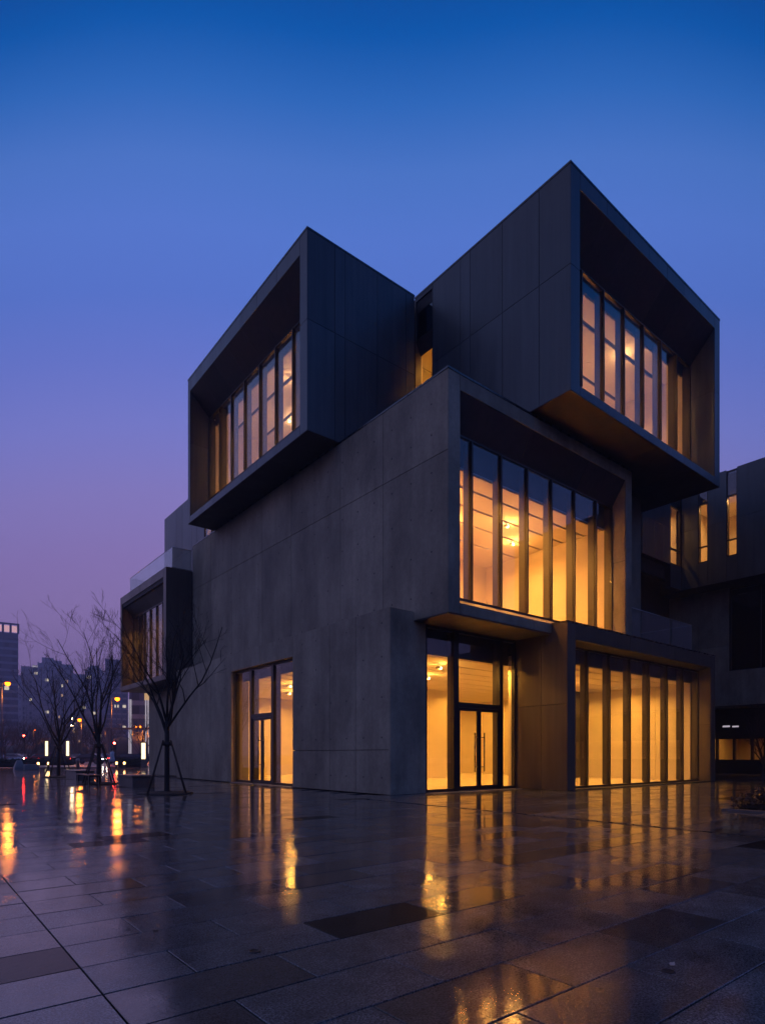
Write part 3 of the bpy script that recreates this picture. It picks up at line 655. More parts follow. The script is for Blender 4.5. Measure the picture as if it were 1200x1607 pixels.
# ------------------------------------------------------------------ the neighbouring building on the right
NB = empty('neighbour_building', (36.5, 12.0, 0), 'dark clad office block with narrow lit slot windows at right edge', 'building')
NX = Face('y', 36.5); NY = Face('x', 16.74)
nb = B('upper_storeys', 'panel_back', NB, (36.53, 36.9, -4, 13.69, 11.0, 17.25), (36.53, 36.9, 14.24, 15.25, 11.0, 17.25), (36.53, 36.9, 15.79, 16.7, 11.0, 17.25), (36.9, 48, -4, 12.3, 11.02, 17.2),
       (36.53, 36.9, 13.69, 14.24, 11.0, 12.35), (36.53, 36.9, 15.25, 15.79, 11.0, 12.35), (36.9, 48, 12.3, 21, 11.02, 12.0), (36.9, 48, 12.3, 21, 17.0, 17.2), (41, 48, 12.3, 21, 12, 17))
panels(NX, [-4, -2.6, -1.1, 0.4, 1.9, 3.4, 4.9, 6.4, 7.9, 9.4, 10.9, 12.35, 13.69], [11.0, 14.45, 17.3], 'panel', nb)
panels(NX, [14.24, 15.25], [11.0, 14.45, 17.3], 'panel', nb); panels(NX, [15.79, 16.74], [11.0, 14.45, 17.3], 'panel', nb)
panels(NX, [13.69, 14.24], [11.0, 12.38], 'panel', nb); panels(NX, [15.25, 15.79], [11.0, 12.38], 'panel', nb)
B('upper_storeys', 'panel_back', NB, (31.9, 35.13, 16.77, 17.1, 12.3, 17.25), (35.13, 36.45, 16.77, 17.1, 11.0, 12.35), (31.9, 36.5, 17.1, 17.3, 11.5, 12.3), (31.9, 33.0, 17.1, 21, 12.3, 17.2), (31.9, 41, 20.5, 21, 11, 17.2))
panels(NY, [31.9, 33.2, 34.3, 35.13], [12.3, 14.4, 17.3], 'panel', nb); panels(NY, [35.13, 36.48], [11.0, 12.38], 'panel', nb)
def slot_window(face, a0, a1, rows, lit):
    f = MB()
    for z in [r[0] for r in rows] + [rows[-1][1]]: face.box(f, a0 + 0.04, a1 - 0.04, 0.04, 0.14, z - 0.04, z + 0.04)
    face.box(f, a0, a0 + 0.04, 0.03, 0.16, rows[0][0] - 0.04, rows[-1][1] + 0.04); face.box(f, a1 - 0.04, a1, 0.03, 0.16, rows[0][0] - 0.04, rows[-1][1] + 0.04)
    w = f.build('window', 'frame', NB)
    for i, (z0, z1) in enumerate(rows): face.part('pane', 'glass' if lit[i] else 'glass_dark', w, (a0 + 0.04, a1 - 0.04, 0.08, 0.09, z0 + 0.04, z1 - 0.04))
for fc, a0, a1 in ((NX, 13.69, 14.24), (NX, 15.25, 15.79), (NY, 35.15, 36.42)):
    slot_window(fc, a0, a1, [(12.40, 13.30), (13.30, 15.80), (15.80, 17.2)], (1, 1, 0))
c = room(36.95, 40.9, 12.4, 16.7, 12.1, 16.2, NB, ('x0',), ('x', [14.0], 0.08))
for x, y in ((38.2, 13.6), (38.2, 15.6)): downlight(c, x, y, 16.2, 80, WARM2)
c = room(33.1, 36.8, 17.2, 20.4, 12.4, 16.2, NB, ('y0',), ('x', [18.6], 0.08)); downlight(c, 35.4, 18.4, 16.2, 110, WARM2)
NL = Face('y', 38.0)
lo = B('lower_storeys', 'panel_back', NB, (38.1, 48, -4, 14.7, 4.2, 5.9), (38.5, 48, -4, 14.7, 5.9, 11.0), (38.1, 48, 14.72, 20, 4.2, 11.0), (25.2, 38.1, 18.2, 18.6, 0, 12.3), (25.2, 31.9, 17.4, 18.2, 0, 12.0))
panels(NL, [14.7, 16.4, 18.2], [4.05, 7.6, 11.0], 'concrete', lo, 'concrete_panel', 0.1); panels(NL, [-4, -1, 2, 5, 8.1, 11.4, 14.7], [4.05, 6.1], 'concrete', lo, 'concrete_panel', 0.1)
window_wall(NL, 0.25, -4, 14.69, 6.1, 10.95, [0, 2, 4, 6, 8, 10, 11.6, 13.1], NB, 0.12, mats=('frame', 'frame', 'glass_dark'))
B('band_slab', 'panel_back', lo, (38.1, 38.5, -4, 14.7, 5.9, 6.05))
B('soffit_panel', 'soffit', lo, (38.0, 41, -4, 20, 4.0, 4.04))
GF = Face('y', 40.0)
gf = B('ground_storey', 'dark_metal', NB, (40.0, 40.3, -4, 19, 0, 0.8), (40.0, 40.3, -4, 19, 2.2, 4.0), (39.2, 40.0, 17.2, 19, 0, 4.0))
window_wall(GF, 0.1, -4, 17.2, 0.8, 2.2, [-2, 0, 2, 4, 6, 7.5, 9, 10.4, 11.6, 12.4, 13.5, 14.2, 15.2, 16.2], NB, 0.25, capw=0.06)
c = room(40.4, 46, -3.9, 17.1, 0.3, 3.2, NB, ('x0',), ('x', [3, 9, 13], 0.08), floor='bench_wood')
for y in (1.0, 5.5, 10.2, 12.9, 15.6): downlight(c, 42.0, y, 3.2, 45, WARM)
B('sign', 'lit_strip', NB, (39.94, 39.99, 14.9, 15.25, 2.86, 2.95), (39.94, 39.99, 15.4, 15.8, 2.88, 2.98))

# ------------------------------------------------------------------ trees, bare in winter
def grow(seed, height=6.2, trunk_h=2.3, r0=0.095, limbs=7, spread=0.55, levels=3, dens=1.0):
    rd = random.Random(seed); trunk = MB(); crown = MB()
    lean = Vector((rd.uniform(-.03, .03), rd.uniform(-.03, .03), 0))
    tp = [Vector((0, 0, -0.05)), Vector((0, 0, 0.12)), Vector((0, 0, trunk_h * 0.5)) + lean, Vector((0, 0, trunk_h)) + lean * 2]
    trunk.tube(tp, [r0 * 1.35, r0 * 1.05, r0 * 0.93, r0 * 0.82], 10)
    def branch(p, d, L, r, lev):
        n = 6 if lev == 0 else 4 if lev < 3 else 3
        pts = [p.copy()]; rad = [r]; q = p.copy(); dd = d.normalized()
        for i in range(n):
            k = 0.10 if lev else 0.16
            dd = (dd + Vector((rd.gauss(0, k), rd.gauss(0, k), rd.gauss(0, k) + (0.11 if lev == 0 else 0.07)))).normalized()
            q = q + dd * (L / n); pts.append(q.copy()); rad.append(max(0.0042, r * (1 - 0.72 * (i + 1) / n)))
        crown.tube(pts, rad, 6 if lev == 0 else 4 if lev == 1 else 3)
        if lev >= levels: return
        cnt = int(round((5.5, 5.0, 3.5)[lev] * dens * rd.uniform(0.8, 1.25)))
        for i in range(cnt):
            f = rd.uniform(0.22, 0.97); k = min(n - 1, int(f * n)); u = f * n - k
            bp = pts[k].lerp(pts[k + 1], u); br = rad[k] * (1 - u) + rad[k + 1] * u; bd = (pts[k + 1] - pts[k]).normalized()
            side = bd.cross(Vector((rd.gauss(0, 1), rd.gauss(0, 1), rd.gauss(0, 1)))).normalized()
            nd = bd * rd.uniform(0.55, 0.9) + side * rd.uniform(0.4, 0.75) + Vector((0, 0, 0.15))
            branch(bp, nd, L * rd.uniform(0.34, 0.58) * (1.1 - 0.35 * f), br * rd.uniform(0.5, 0.7), lev + 1)
    for i in range(limbs):
        a = 6.283 * (i + rd.uniform(-.3, .3)) / limbs; z = trunk_h * rd.uniform(0.68, 0.99); s = rd.uniform(0.45, 1.1) * spread
        d = Vector((math.cos(a) * s, math.sin(a) * s, 1.0))
        if i == 0: d = Vector((rd.uniform(-.1, .1), rd.uniform(-.1, .1), 1)); z = trunk_h * 0.97
        branch(Vector((lean.x * 2 * z / trunk_h, lean.y * 2 * z / trunk_h, z)), d, (height - z) * rd.uniform(0.82, 1.0), r0 * rd.uniform(0.34, 0.5), 0)
    return trunk.mesh('trunk', 'bark', recalc=False), crown.mesh('crown', 'bark', recalc=False)
def tree(loc, meshes, label, rot=0, sc=1.0, group=None, name='bare_tree'):
    r = empty(name, loc, label, 'tree', group, rot); r.scale = (sc, sc, sc)
    new_obj('trunk', meshes[0], r); new_obj('crown', meshes[1], r); return r
plaza_trees = [((6.37, 18.31, 0), 'bare staked tree nearest the side entrance, largest of the three', 5), ((6.28, 25.87, 0), 'middle one of the three bare staked plaza trees, between two stone benches', 11), ((6.55, 35.05, 0), 'farthest of the three bare staked plaza trees, nearest the road', 23)]
for i, (loc, lab, sd_) in enumerate(plaza_trees):
    tree(loc, grow(sd_, (5.6, 6.3, 6.1)[i], (2.35, 2.0, 2.1)[i], (0.082, 0.088, 0.09)[i], (8, 9, 9)[i], (0.5, 0.42, 0.42)[i], dens=0.82), lab, group='bare trees staked along the plaza')
    w = ('nearest the side entrance', 'round the middle plaza tree', 'round the farthest plaza tree')[i]
    st = empty('tree_stake_frame', loc, 'four leaning timber stakes propping up the bare tree ' + w, 'tree support', 'stake frames under the plaza trees')
    m = MB(); m.lathe(loc, [(0.125, 1.46), (0.145, 1.48), (0.145, 1.56), (0.125, 1.58)], 12); m.build('collar', 'stake_wood', st)
    for k in range(4):
        a = 0.45 + k * math.pi / 2 + 0.2 * i
        p = Vector(loc) + Vector((math.cos(a) * 0.78, math.sin(a) * 0.78, -0.02)); q = Vector(loc) + Vector((math.cos(a) * 0.15, math.sin(a) * 0.15, 1.62))
        m = MB(); m.tube([p, q], [0.03, 0.027], 8); m.build('stake', 'stake_wood', st)
    m = MB(); rd = random.Random(i); nsg = 26
    rings = []
    for fr, z in ((1.0, 0.002), (0.93, 0.035), (0.6, 0.055), (0.25, 0.075), (0.05, 0.08)):
        rings.append([(loc[0] + 0.82 * fr * (1 + 0.06 * math.sin(3 * 6.283 * k / nsg + i)) * math.cos(6.283 * k / nsg), loc[1] + 0.82 * fr * (1 + 0.06 * math.sin(3 * 6.283 * k / nsg + i)) * math.sin(6.283 * k / nsg), z + rd.uniform(-0.012, 0.012) * (fr < 1)) for k in range(nsg)])
    m.loft(rings, 0, True, True); o = m.build('soil_mound', 'soil'); tag(o, 'low mound of dark soil at the foot of the bare tree ' + w.replace('round ', ''), 'soil', 'soil mounds under the plaza trees')

for gx, gy, lab in ((1.69, 3.33, 'small round floor drain cap in a slab beside the dark smooth slab'), (3.31, 1.59, 'small round floor drain cap in the right foreground paving')):
    m = MB(); m.lathe((gx, gy, 0.0), [(0.038, -0.01), (0.038, 0.004), (0.030, 0.006), (0.028, 0.003), (0.010, 0.004)], 18); tag(m.build('floor_drain', 'dark_metal'), lab, 'drain', 'round floor drain caps')
rd = random.Random(31)
for k, (gx, gy, lab) in enumerate(((3.42, 1.62, 'pale curled fallen leaf beside the right floor drain cap'), (1.35, 4.1, 'small brown fallen leaf on wet paving, left of the dark smooth slab'), (4.9, 4.3, 'small brown fallen leaf on wet paving before the entrance wing'), (2.2, 6.2, 'small brown fallen leaf on wet paving before the concrete wall'))):
    a = rd.uniform(0, 6.28); c_, s_ = math.cos(a), math.sin(a); L = 0.028; m = MB()
    prof = [(-1, 0, .006), (-.5, .42, .010), (.1, .5, .012), (.7, .28, .009), (1.1, 0, .012), (.7, -.28, .006), (.1, -.5, .004), (-.5, -.42, .005)]
    top = [(gx + (u * c_ - v * s_) * L, gy + (u * s_ + v * c_) * L, z + .003) for u, v, z in prof]; bot = [(x, y, z - .002) for x, y, z in top]
    m.loft([bot, top]); tag(m.build('fallen_leaf', 'leaf_pale' if k == 0 else 'leaf_rust'), lab, 'leaf', 'fallen leaves on the paving')

# ------------------------------------------------------------------ benches
def stone_bench(x0, x1, y0, y1, h, label):
    r = empty('stone_bench', ((x0 + x1) / 2, (y0 + y1) / 2, 0), label, 'bench', 'stone block benches between the plaza trees')
    m = MB(); m.bbox(x0 + 0.05, x1 - 0.05, y0 + 0.05, y1 - 0.05, -0.01, h - 0.07, 0.01); m.build('base', 'bench_stone', r)
    m = MB(); m.bbox(x0, x1, y0, y1, h - 0.068, h, 0.012); m.build('seat', 'bench_stone', r)
stone_bench(6.47, 7.35, 22.2, 24.0, 0.44, 'dark stone block bench beyond the nearest staked tree'); stone_bench(6.43, 7.3, 30.7, 33.0, 0.44, 'dark stone block bench beside the farthest staked tree')
def wood_bench(x0, x1, y0, y1, h, label):
    r = empty('wooden_bench', ((x0 + x1) / 2, (y0 + y1) / 2, 0), label, 'bench')
    n = 4; wd = (x1 - x0) / n
    for i in range(n): m = MB(); m.bbox(x0 + i * wd + 0.008, x0 + (i + 1) * wd - 0.008, y0, y1, h - 0.04, h, 0.006); m.build('slat', 'bench_wood', r)
    for y in (y0 + 0.12, y1 - 0.18):
        for x in (x0 + 0.02, x1 - 0.07): B('leg', 'dark_metal', r, (x, x + 0.05, y, y + 0.06, 0, h - 0.042))
        B('crossbar', 'dark_metal', r, (x0 + 0.07, x1 - 0.07, y, y + 0.06, h - 0.09, h - 0.042))
wood_bench(5.6, 6.05, 24.5, 26.6, 0.42, 'low slatted wooden bench in front of the middle staked tree')

# ------------------------------------------------------------------ planting
def hedge(name, x0, x1, y0, y1, h, label, leaf, seed, n, mat2='soil', rot=0.0, group=None, kerb=True):
    """shrub mass: small leaf faces through an uneven rounded volume on a bed with a stone edge"""
    r = empty(name, ((x0 + x1) / 2, (y0 + y1) / 2, 0), label, 'hedge', group, rot); rd = np.random.default_rng(seed)
    hx, hy = (x1 - x0) / 2, (y1 - y0) / 2
    u = rd.uniform(-1, 1, n); v = rd.uniform(-1, 1, n); w = rd.uniform(0, 1, n) ** 0.6
    lump = 0.82 + 0.12 * np.sin(u * hx * 5.1 + seed) * np.cos(v * hy * 4.3) + 0.08 * np.sin(u * hx * 13 + v * hy * 11)
    edge = np.clip(1.15 - np.maximum(np.abs(u) ** 6, np.abs(v) ** 6) * 0.45, 0, 1)
    P = np.stack([u * hx, v * hy, 0.03 + w * h * lump * edge], 1)
    a = rd.normal(size=(n, 3)); a /= np.linalg.norm(a, axis=1)[:, None]; b = np.cross(a, rd.normal(size=(n, 3))); b /= np.linalg.norm(b, axis=1)[:, None]
    s = rd.uniform(0.02, 0.045, n)[:, None] * (h / 0.5) ** 0.5
    V = np.concatenate([P - a * s * 1.5, P + b * s * 0.7, P + a * s * 1.5, P - b * s * 0.7]); me = bpy.data.meshes.new('foliage')
    me.from_pydata(V.tolist(), [], [(i, n + i, 2 * n + i, 3 * n + i) for i in range(n)]); me.materials.append(MATS[leaf]); new_obj('foliage', me, r)
    m = MB(); m.bbox(-hx * 0.93, hx * 0.93, -hy * 0.93, hy * 0.93, -0.02, h * 0.55, h * 0.2); new_obj('branches', m.mesh('branches', mat2), r)
    if kerb:
        for bx in ((-hx - .12, hx + .12, -hy - .12, -hy - .02), (-hx - .12, hx + .12, hy + .02, hy + .12), (-hx - .12, -hx - .02, -hy - .019, hy + .019), (hx + .02, hx + .12, -hy - .019, hy + .019)):
            m = MB(); m.bbox(*bx, -0.03, 0.05, 0.008); new_obj('kerb', m.mesh('kerb', 'bench_stone'), r)
    return r
hedge('clipped_hedge', 13.75, 18.6, 3.2, 5.3, 0.46, 'low rust brown hedge in a stone edged bed, right foreground', 'leaf_rust', 5, 9000)

# ------------------------------------------------------------------ street side: planters, lamps, signals, cars, one walker
CAMROT = math.atan2(FWD[1], FWD[0]) - math.pi / 2
def at_rot(px, t): return at(px, t)
for px, t, w_, lab in ((10, 56, 3.6, 'dark clipped hedge by the road at the left picture edge'), (206, 58, 2.6, 'dark planter hedge beside the walker in white'), (78, 66, 5.5, 'long dark hedge behind the farthest staked tree')):
    p = at(px, t); hedge('planter_hedge', p.x - w_ / 2, p.x + w_ / 2, p.y - 0.6, p.y + 0.6, 0.85, lab, 'leaf_dark', int(px), 3500, rot=CAMROT, kerb=False)
def light_pillar(px, t, h, label):
    p = at(px, t); r = empty('light_pillar', p, label, 'light', 'lit pillars along the road', CAMROT)
    m = MB(); m.bbox(-0.26, 0.26, -0.14, 0.14, 0, h, 0.02); new_obj('body', m.mesh('body', 'pole_metal'), r)
    m = MB(); m.bbox(-0.19, 0.19, -0.155, -0.142, h * 0.32, h - 0.08, 0.004); new_obj('lit_face', m.mesh('lit_face', 'pillar_light'), r)
light_pillar(226, 57, 2.35, 'tall lit pillar beside the recessed wall under the bay box'); light_pillar(107, 84, 3.1, 'lit pillar just right of the farthest staked tree'); light_pillar(74, 84, 3.1, 'lit pillar just left of the farthest staked tree')
def street_lamp(px, t, py, label, armpx=8, mat='sodium', r_=0.32):
    p = at(px, t); z = zat(py, t); r = empty('street_lamp', p, label, 'street lamp', 'lit street lamps along the road', CAMROT)
    m = MB(); m.tube([(0, 0, -0.1), (0, 0, z * 0.5), (0, 0, z)], [0.09, 0.075, 0.06], 8); m.lathe((0, 0, -0.05), [(0.2, 0), (0.2, 0.3), (0.1, 0.4)], 10); new_obj('pole', m.mesh('pole', 'pole_metal'), r)
    ax = armpx / FPX * t
    m = MB(); m.tube([(0, 0, z - 0.05), (ax * 0.5, 0, z + 0.25), (ax, 0, z + 0.25)], [0.05, 0.045, 0.04], 6); new_obj('arm', m.mesh('arm', 'pole_metal'), r)
    m = MB(); m.loft([[(ax + sx * 0.32 * k, sy * 0.15 * k, z + zz) for sx, sy in ((-1, -1), (1, -1), (1, 1), (-1, 1))] for k, zz in ((0.9, 0.16), (1, 0.2), (0.6, 0.32))]); new_obj('head', m.mesh('head', 'pole_metal'), r)
    m = MB(); m.lathe((ax, 0, z), [(0.03, -r_ * 0.9), (r_ * 0.7, -r_ * 0.6), (r_, 0), (r_ * 0.7, 0.14)], 10); new_obj('lens', m.mesh('lens', mat), r)
    l = bpy.data.lights.new('street_lamp_light', 'POINT'); l.energy = 600 if mat == 'sodium' else 200; l.color = (1.0, 0.26, 0.03) if mat == 'sodium' else (1.0, 0.7, 0.42); l.shadow_soft_size = 0.4
    o = bpy.data.objects.new('street_lamp_light', l); C.objects.link(o); o.parent = r; o.location = (ax, 0, z - 0.75)
street_lamp(3, 74, 1073, 'orange street lamp on a tall pole at the left picture edge', 9); street_lamp(128, 95, 1130, 'orange street lamp between the two farther staked trees', -3); street_lamp(175, 80, 1097, 'orange street lamp just left of the bay box', 9)
street_lamp(118, 150, 1128, 'small pale street lamp, upper of two beside an orange lamp', -5, 'white_lamp', 0.16); street_lamp(116, 130, 1139, 'small pale street lamp, lower of two beside an orange lamp', -3, 'white_lamp', 0.2)
street_lamp(208, 120, 1141, 'orange street lamp under the bay box, left of a pair', 6, 'sodium', 0.16); street_lamp(224, 125, 1141, 'orange street lamp under the bay box, right of a pair', -4, 'sodium', 0.16)
for k, (px, t, py, lab) in enumerate(((52, 170, 1146, 'small orange lamp beyond the bare tree belt, left of the farthest staked tree'), (88, 190, 1150, 'small orange lamp beyond the bare tree belt, behind the farthest staked tree'), (146, 180, 1149, 'small orange lamp beyond the bare tree belt, behind the middle staked tree'), (165, 175, 1144, 'small orange lamp beyond the bare tree belt, right of the middle staked tree'), (232, 135, 1143, 'orange street lamp at the foot of the bay box wall'))):
    street_lamp(px, t, py, lab, 3, 'sodium', 0.26)
def traffic_light(px, t, py, label, arm=0):
    p = at(px, t); z = zat(py, t); r = empty('traffic_light', p, label, 'traffic light', 'traffic signals at the road', CAMROT)
    m = MB(); m.tube([(0, 0, -0.1), (0, 0, z + 0.5)], [0.07, 0.06], 8)
    if arm: m.tube([(0, 0, z), (arm, 0, z + 0.25)], [0.05, 0.045], 6)
    new_obj('pole', m.mesh('pole', 'dark_metal'), r)
    m = MB(); m.bbox(arm - 0.2, arm + 0.2, -0.28, -0.08, z - 0.75, z + 0.45, 0.03); new_obj('housing', m.mesh('housing', 'dark_metal'), r)
    for k, (zz, mt) in enumerate(((z + 0.2, 'red_lamp'), (z - 0.15, 'dark_metal'), (z - 0.5, 'dark_metal'))):
        m = MB(); m.tube([(arm, -0.28, zz), (arm, -0.31, zz)], [0.14, 0.13], 12); new_obj('lens', m.mesh('lens', mt), r)
traffic_light(39, 90, 1157, 'red traffic light left of the farthest staked tree'); traffic_light(181, 78, 1169, 'red traffic light behind the walker in white')
def small_bollard(px, t, label):
    p = at(px, t); r = empty('light_bollard', p, label, 'bollard', 'low lit bollards along the plaza edge')
    m = MB(); m.lathe((0, 0, -0.02), [(0.09, 0), (0.09, 0.35)], 10); new_obj('post', m.mesh('post', 'pole_metal'), r)
    m = MB(); m.lathe((0, 0, 0.332), [(0.08, 0), (0.08, 0.2)], 10); new_obj('lens', m.mesh('lens', 'bollard_light'), r)
    m = MB(); m.lathe((0, 0, 0.533), [(0.095, 0), (0.095, 0.04), (0.05, 0.06)], 10); new_obj('cap', m.mesh('cap', 'pole_metal'), r)
for px, t, l in ((60, 49, 'low lit bollard right of the pale stone block'), (183, 52, 'low lit bollard left of two near the dark planter'), (195, 52, 'low lit bollard right of two near the dark planter'), (76, 50, 'low lit bollard at the foot of the left lit pillar')): small_bollard(px, t, l)
p = at(30, 46); m = MB(); m.loft([[(p.x + sx * k, p.y + sy * k, z) for sx, sy in ((-1, -1), (1, -1), (1, 1), (-1, 1))] for k, z in ((0.36, 0), (0.34, 0.2), (0.2, 0.62), (0.13, 0.75))]); tag(m.build('stone_post', 'white_stone'), 'pale tapered stone post near the left picture edge', 'post')
p = at(49, 46); m = MB(); m.bbox(p.x - 0.5, p.x + 0.5, p.y - 0.3, p.y + 0.3, -0.02, 0.42, 0.04); tag(m.build('stone_block', 'white_stone'), 'pale low stone block right of the tapered stone post', 'stone block')
p = at(122, 50); m = MB(); m.lathe((p.x, p.y, 0), [(0.14, 0), (0.14, 0.6), (0.16, 0.62), (0.16, 0.8), (0.08, 0.85)], 12); tag(m.build('stone_bollard', 'white_stone'), 'pale round bollard between the two farther staked trees', 'bollard')

# one walker in a long white coat
pw = at(176, 62)
PER = empty('person', pw, 'person in a long white coat walking across the wet plaza', 'person', rotz=CAMROT + 1.2)
J_ = {'pelvis': ((0, 0, .95), .13), 'waist': ((0, 0, 1.1), .12), 'chest': ((0, .01, 1.32), .15), 'neck': ((0, 0, 1.5), .055), 'head': ((0, -.01, 1.62), .09), 'crown': ((0, 0, 1.72), .08)}
E_ = [('pelvis', 'waist'), ('waist', 'chest'), ('chest', 'neck'), ('neck', 'head'), ('head', 'crown')]
for s_, sg in (('l', -1), ('r', 1)):
    J_.update({'sh' + s_: ((sg * .18, 0, 1.42), .065), 'el' + s_: ((sg * .24, sg * .08, 1.14), .048), 'wr' + s_: ((sg * .22, -.08 + sg * .16, .92), .035), 'ha' + s_: ((sg * .215, -.11 + sg * .17, .84), .036),
               'hi' + s_: ((sg * .09, 0, .88), .1), 'kn' + s_: ((sg * .09, -.05 + sg * -.12, .5), .065), 'an' + s_: ((sg * .09, .03 + sg * -.22, .1), .045), 'to' + s_: ((sg * .09, -.12 + sg * -.22, .045), .04)})
    E_ += [('chest', 'sh' + s_), ('sh' + s_, 'el' + s_), ('el' + s_, 'wr' + s_), ('wr' + s_, 'ha' + s_), ('pelvis', 'hi' + s_), ('hi' + s_, 'kn' + s_), ('kn' + s_, 'an' + s_), ('an' + s_, 'to' + s_)]
ks = list(J_); me = bpy.data.meshes.new('body'); me.from_pydata([J_[k][0] for k in ks], [(ks.index(a), ks.index(b)) for a, b in E_], [])
bo = new_obj('body_source', me); sk = bo.modifiers.new('skin', 'SKIN'); bo.modifiers.new('sub', 'SUBSURF').levels = 1
for i, k in enumerate(ks): me.skin_vertices[0].data[i].radius = (J_[k][1], J_[k][1])
me.skin_vertices[0].data[0].use_root = True
bpy.context.view_layer.update(); me2 = bpy.data.meshes.new_from_object(bo.evaluated_get(bpy.context.evaluated_depsgraph_get())); bpy.data.objects.remove(bo)
me2.materials.clear(); me2.materials.append(MATS['trousers']); me2.materials.append(MATS['skin'])
for pl in me2.polygons:
    if pl.center.z > 1.47 or (abs(pl.center.x) > .15 and pl.center.z < .95): pl.material_index = 1
    pl.use_smooth = True
new_obj('body', me2, PER)
def oval(cx, cy, z, rx, ry, n=14): return [(cx + rx * math.cos(6.283 * k / n), cy + ry * math.sin(6.283 * k / n), z) for k in range(n)]
m = MB(); m.loft([oval(0, .02, .45, .30, .34), oval(0, .01, .8, .235, .24), oval(0, 0, 1.08, .185, .16), oval(0, 0, 1.32, .205, .165), oval(0, 0, 1.44, .17, .12), oval(0, 0, 1.5, .08, .075)], 0, True, True)
for s_, sg in (('l', -1), ('r', 1)): m.tube([J_['sh' + s_][0], J_['el' + s_][0], J_['wr' + s_][0]], [.09, .075, .06], 8)
new_obj('coat', m.mesh('coat', 'coat_white'), PER)
m = MB(); m.loft([oval(0, .035, 1.56, .085, .075), oval(0, .03, 1.66, .108, .108), oval(0, .02, 1.76, .09, .095), oval(0, .01, 1.8, .03, .03)], 0, True, True); new_obj('hair', m.mesh('hair', 'hair'), PER)

# cars on the road, at rest
def car_meshes():
    prof = [(-2.2, .35), (-2.22, .62), (-2.1, .85), (-1.45, .95), (-0.75, 1.42), (0.75, 1.45), (1.55, 1.0), (2.1, .92), (2.2, .6), (2.18, .35)]
    body = MB(); rings = []
    for y, k, top in ((-.86, .94, 0), (-.80, 1.0, 1), (.80, 1.0, 1), (.86, .94, 0)):
        rings.append([(x * (1 if z < 1 else .985), y * (1 if z < 1 else .86), z if top else .35 + (z - .35) * .93) for x, z in prof])
    body.loft(rings); g = MB()
    for sy in (-1, 1):
        q = [(-.68, 1.33), (.68, 1.36), (1.3, 1.02), (-1.2, 1.0)]
        r = [[(x, sy * (.75 if z > 1.2 else .815), z) for x, z in q], [(x, sy * (.70 if z > 1.2 else .78), z) for x, z in q]]; g.loft(r)
    g.loft([[(-1.38, y, 1.0) for y in (-.6, .6)] + [(-.82, y, 1.38) for y in (.55, -.55)], [(-1.43, y, 1.0) for y in (-.6, .6)] + [(-.87, y, 1.38) for y in (.55, -.55)]])
    g.loft([[(1.53, y, 1.03) for y in (-.6, .6)] + [(.83, y, 1.42) for y in (.55, -.55)], [(1.58, y, 1.04) for y in (-.6, .6)] + [(.88, y, 1.43) for y in (.55, -.55)]])
    wh = MB(); wh.tube([(0, -.1, 0), (0, .1, 0)], [.33, .33], 16); rim = MB(); rim.tube([(0, -.115, 0), (0, .115, 0)], [.2, .2], 10)
    tl = MB(); tl.bbox(-2.25, -2.19, -.16, .16, -.06, .06, .01); hl = MB(); hl.bbox(2.12, 2.2, -.16, .16, -.06, .06, .01)
    return body, g, wh.mesh('tyre', 'tyre'), rim.mesh('rim', 'pole_metal'), tl.mesh('tail_light', 'tail_light'), hl.mesh('headlight', 'head_light')
cb, cg, cw, cr, ct, ch = car_meshes(); cgm = cg.mesh('window', 'window_dark')
for px, t, mt, ang, lab in ((20, 96, 'car_silver', 0, 'silver car on the road at the left picture edge'), (68, 92, 'car_red', 0, 'dark red car on the road behind the farthest staked tree'), (140, 84, 'car_dark', 0, 'dark car between the two farther staked trees'), (197, 92, 'car_dark', 0.5, 'dark car near the red signal left of the bay box'), (100, 104, 'car_silver', math.pi, 'silver car on the far lane behind the farther staked trees'), (46, 104, 'car_dark', 2.5, 'dark car on the far lane left of the left lit pillar'), (122, 108, 'car_dark', 2.7, 'dark car on the far lane behind the pale round bollard'), (160, 100, 'car_silver', 2.6, 'silver car on the far lane right of the middle staked tree'), (215, 98, 'car_dark', 0.6, 'dark car under the bay box beside the lit pillar'), (88, 88, 'car_dark', 0.45, 'dark car on the near lane between the two lit pillars')):
    p = at(px, t); p.z = -0.16; r = empty('parked_car', p, lab, 'car', 'cars on the road behind the plaza', CAMROT + ang)
    r.name = 'car'; new_obj('body', cb.mesh('body', mt), r); new_obj('window', cgm, r)
    for x in (-1.35, 1.35):
        for y in (-.76, .76): w = new_obj('wheel', cw, r, (x, y, .33)); new_obj('rim', cr, w)
    for y in (-.62, .62): new_obj('tail_light', ct, r, (0, y, .75)); new_obj('headlight', ch, r, (0, y, .68))

# trees across the road
fm = [grow(100 + k, 7.0, 1.6, 0.12, 9, 0.75, 2, 1.3) for k in range(3)]
for k, (px, t, sc) in enumerate(((8, 88, .95), (24, 100, 1.0), (45, 84, .75), (58, 110, 1.1), (70, 120, 1.2), (90, 125, 1.2), (108, 128, 1.2), (124, 118, 1.1), (138, 126, 1.2), (152, 122, 1.2), (166, 128, 1.1), (35, 130, 1.3), (80, 140, 1.3), (118, 145, 1.4), (145, 150, 1.4), (2, 120, 1.2), (174, 140, 1.2))):
    tree(at(px, t, -0.16), fm[k % 3], 'bare brown tree in the belt across the road', k * 1.7, sc, 'trees in the belt across the road')
tree(at(222, 70), fm[1], 'bare tree seen under the bay box beside the lit pillar', 0.5, 0.85); tree(at(1196, 32), fm[2], 'small bare tree in front of the neighbouring block at right edge', 0.9, 0.55)
m = MB(); rd = random.Random(4)
hp = [at(px, 165, 0) for px in range(-200, 330, 10)]; ring = []
